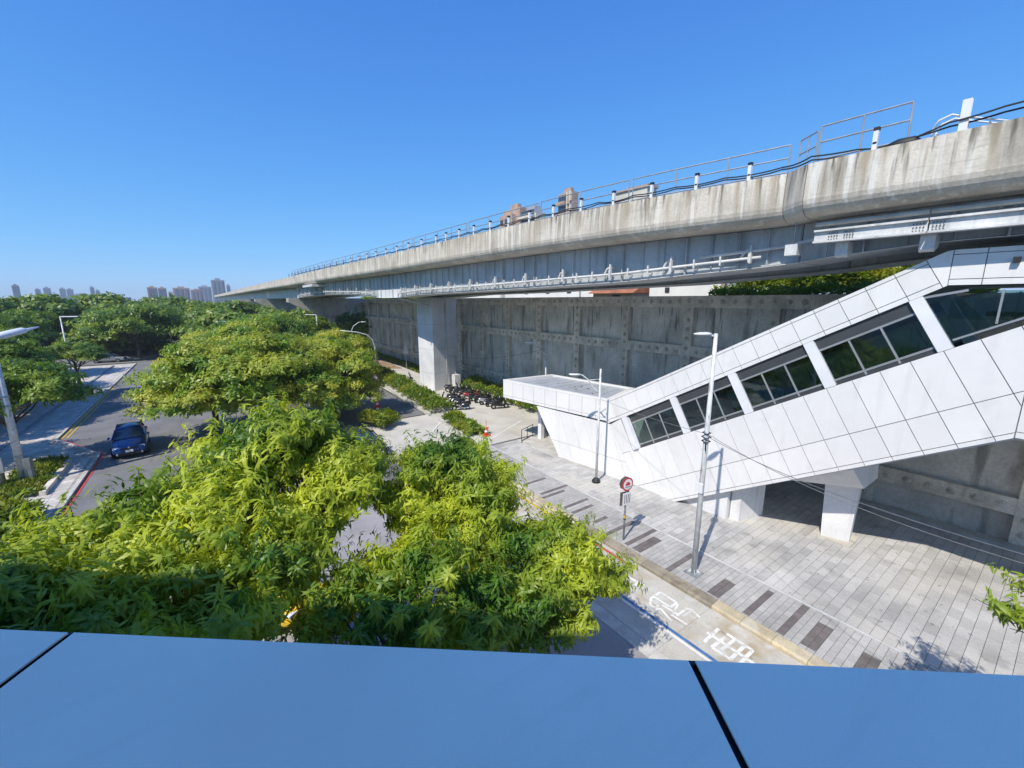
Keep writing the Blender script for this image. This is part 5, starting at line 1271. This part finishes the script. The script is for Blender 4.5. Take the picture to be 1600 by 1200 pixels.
block(b3,106,111,124,133,9.9,44.5,M['cream']); 
for q in range(9):
    block(b3,104.2,106,124.5,133.5,17+q*3.2,17.8+q*3.2,M['cream'],'balcony'); block(b3,105.8,106,125,133,18+q*3.2,19.9+q*3.2,M['winfar'],'window')
block(b3,107,110,126,131,44.5,47,M['greyfar'],'roof_room')
b3.scale = (1,1,1)
b1.location.y = 3.2; b2.location.y = 8.5; b3.location.y = 6.5; b2.location.z = -1.6; b3.location.z = -1.4; b1.location.z = .4
b4 = thing('apartment_tower', 'low grey rooftop seen between the railing posts right of the brown tower', 'building')
block(b4,100,104,76,88,9.9,40,M['cream']); block(b4,99.6,104.4,75.6,88.4,40,40.6,M['brick'],'roof'); facade_windows(b4,99.98,75,86.5,20,38,5,6)
# white houses behind the wall
wh = thing('white_house', 'long white rendered house above the retaining wall, under the viaduct', 'building')
block(wh,36.5,48,26,52,9.9,13.8,M['housewhite'])
for y in (28.5,33.5,38.0,42,46.5): block(wh,36.45,36.52,y,y+.7,10.9,11.6,M['winfar'],'window')
block(wh,36.3,36.5,30.6,30.75,9.9,13.2,M['framelt'],'downpipe'); block(wh,36.3,36.5,36.3,36.42,9.9,13.2,M['framelt'],'downpipe')
wh2 = thing('white_shed', 'white shed with grey roof edge beside the bushes above the wall', 'building')
block(wh2,32.2,36,17.0,23.6,9.9,12.0,M['housewhite']); block(wh2,31.9,36.2,16.8,23.9,12.0,12.2,M['roofgrey'],'roof'); block(wh2,32.12,32.2,21.6,22.0,10.7,11.1,M['winfar'],'window'); block(wh2,32.0,32.15,16.8,17.1,9.9,12.0,M['kerbgrey'],'corner_post')
oh = thing('tiled_roof_house', 'house with orange tiled roof between the white walls above the retaining wall', 'building')
block(oh,32.4,35.5,25.5,30.5,9.9,10.7,M['cream']); MB().prism([(31.9,25.2,10.7),(35.9,25.2,10.7),(33.9,25.2,11.6)], (0,5.6,0)).build('roof', M['rooftile'], oh)
block(oh,32.34,32.4,27,28,10.1,10.5,M['winfar'],'window')
wh3 = thing('white_house', 'farther white building above the wall, left of the orange tiled roof', 'building')
block(wh3,36,44,52.5,75,9.9,12.4,M['housewhite']); 
for y in (55,60,66,71): block(wh3,35.95,36.02,y,y+.9,10.9,11.6,M['winfar'],'window')
# skyline
def at(px, py, X=None, Y=None):
    q = PD(px, py, 1.0); k = (Y/q.y) if Y else X/q.x; return q.x*k, q.y*k, H+(q.z-H)*k
def tower(px0, px1, ptop, dist, m, label, name='distant_tower', steps=None):
    a = PD(px0,466,dist); b = PD(px1,466,dist); c = (a+b)/2; wd = (b-a).length; top = PD((px0+px1)/2, ptop, dist).z
    t = thing(name, label, 'building', (c.x,c.y,0), math.atan2(b.y-a.y, b.x-a.x), 'towers and blocks on the skyline')
    MB().box(-wd/2,wd/2,-wd*.4,wd*.4,-2,top).build('wall', m, t)
    MB().box(-wd*.22,wd*.2,-wd*.2,wd*.2,top,top+(top-H)*.08+.3).build('roof_room', m, t)
    nf = max(2, int((top-H)/ (dist*.0045)))
    for i in range(3):
        x0 = -wd/2 + wd*(.1+.3*i)
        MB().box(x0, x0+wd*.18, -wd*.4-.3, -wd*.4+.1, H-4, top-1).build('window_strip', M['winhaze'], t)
    return t
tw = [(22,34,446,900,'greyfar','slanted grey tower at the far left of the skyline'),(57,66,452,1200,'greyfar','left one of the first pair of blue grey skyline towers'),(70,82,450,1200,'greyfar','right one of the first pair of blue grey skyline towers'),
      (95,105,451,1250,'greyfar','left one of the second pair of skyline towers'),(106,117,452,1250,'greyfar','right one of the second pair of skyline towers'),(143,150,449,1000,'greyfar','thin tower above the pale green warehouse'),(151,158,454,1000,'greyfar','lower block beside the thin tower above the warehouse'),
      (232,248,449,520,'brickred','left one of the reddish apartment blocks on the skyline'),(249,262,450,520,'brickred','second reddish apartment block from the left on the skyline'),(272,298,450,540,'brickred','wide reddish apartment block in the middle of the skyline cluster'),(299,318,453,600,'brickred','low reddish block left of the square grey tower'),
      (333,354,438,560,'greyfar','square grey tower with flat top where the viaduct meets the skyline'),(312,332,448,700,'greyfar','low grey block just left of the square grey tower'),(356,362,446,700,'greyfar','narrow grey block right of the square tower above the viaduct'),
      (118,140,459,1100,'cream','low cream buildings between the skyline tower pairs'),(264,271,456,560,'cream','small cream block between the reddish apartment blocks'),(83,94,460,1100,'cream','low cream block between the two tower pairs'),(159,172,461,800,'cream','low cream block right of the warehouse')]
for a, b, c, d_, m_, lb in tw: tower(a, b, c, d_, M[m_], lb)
wr = thing('warehouse', 'long pale green warehouse roof just above the left trees', 'building')
a = PD(62,470,230); b = PD(150,470,230)
for (u0, u1, pt, nm_) in ((58,108,463,'brick'),(108,146,461.5,'greenroof'),(146,160,464,'greyfar')):
    p0 = PD(u0,470,230); p1 = PD(u1,470,230); zt = PD(u0,pt,230).z
    MB().prism([(p0.x,p0.y,0),(p1.x,p1.y,0),(p1.x+6,p1.y+25,0),(p0.x+6,p0.y+25,0)], (0,0,zt)).build('hall', M[nm_] if nm_ != 'brick' else M['cream'], wr)
hz_m = bpy.data.materials.new('air'); hz_m.use_nodes = True; hz_m.node_tree.nodes.clear()
hv = hz_m.node_tree.nodes.new('ShaderNodeVolumePrincipled'); hv.inputs['Color'].default_value = (.80,.90,1,1); hv.inputs['Density'].default_value = .00035
ho = hz_m.node_tree.nodes.new('ShaderNodeOutputMaterial'); hz_m.node_tree.links.new(hv.outputs[0], ho.inputs['Volume'])
ho_ = MB().box(-2600,2600,-600,3200,-1.2,64).build('haze', hz_m); ho_['kind'] = 'stuff'
# give every repeat a label of its own, counted along something one can see
def px_of(o):
    p = o.matrix_basis.translation; a = p.x*math.cos(YAW)-p.y*math.sin(YAW); b = p.x*math.sin(YAW)+p.y*math.cos(YAW)
    return a/max(b,.1)
def nth(n):
    w_ = ['first','second','third','fourth','fifth','sixth','seventh','eighth','ninth','tenth','eleventh','twelfth']
    return w_[n] if n < 12 else str(n+1) + ('st' if n % 10 == 0 and n != 10 else 'nd' if n % 10 == 1 else 'rd' if n % 10 == 2 else 'th')
def relabel(group, fmt, rev=False):
    L_ = sorted([o for o in C.objects if o.get('group') == group and o.get('category')], key=px_of, reverse=rev)
    for i, o in enumerate(L_): o['label'] = fmt % nth(i)
relabel(g3, 'distant green tree in the belt behind the road, %s from the left below the skyline')
relabel(g4, 'green bushy tree growing above the retaining wall, %s from the right under the viaduct', True)
relabel('white cable posts along the viaduct parapet', 'short white cable post with dark cap on the viaduct parapet, %s from the right end', True)
print('objects', len(S.objects))
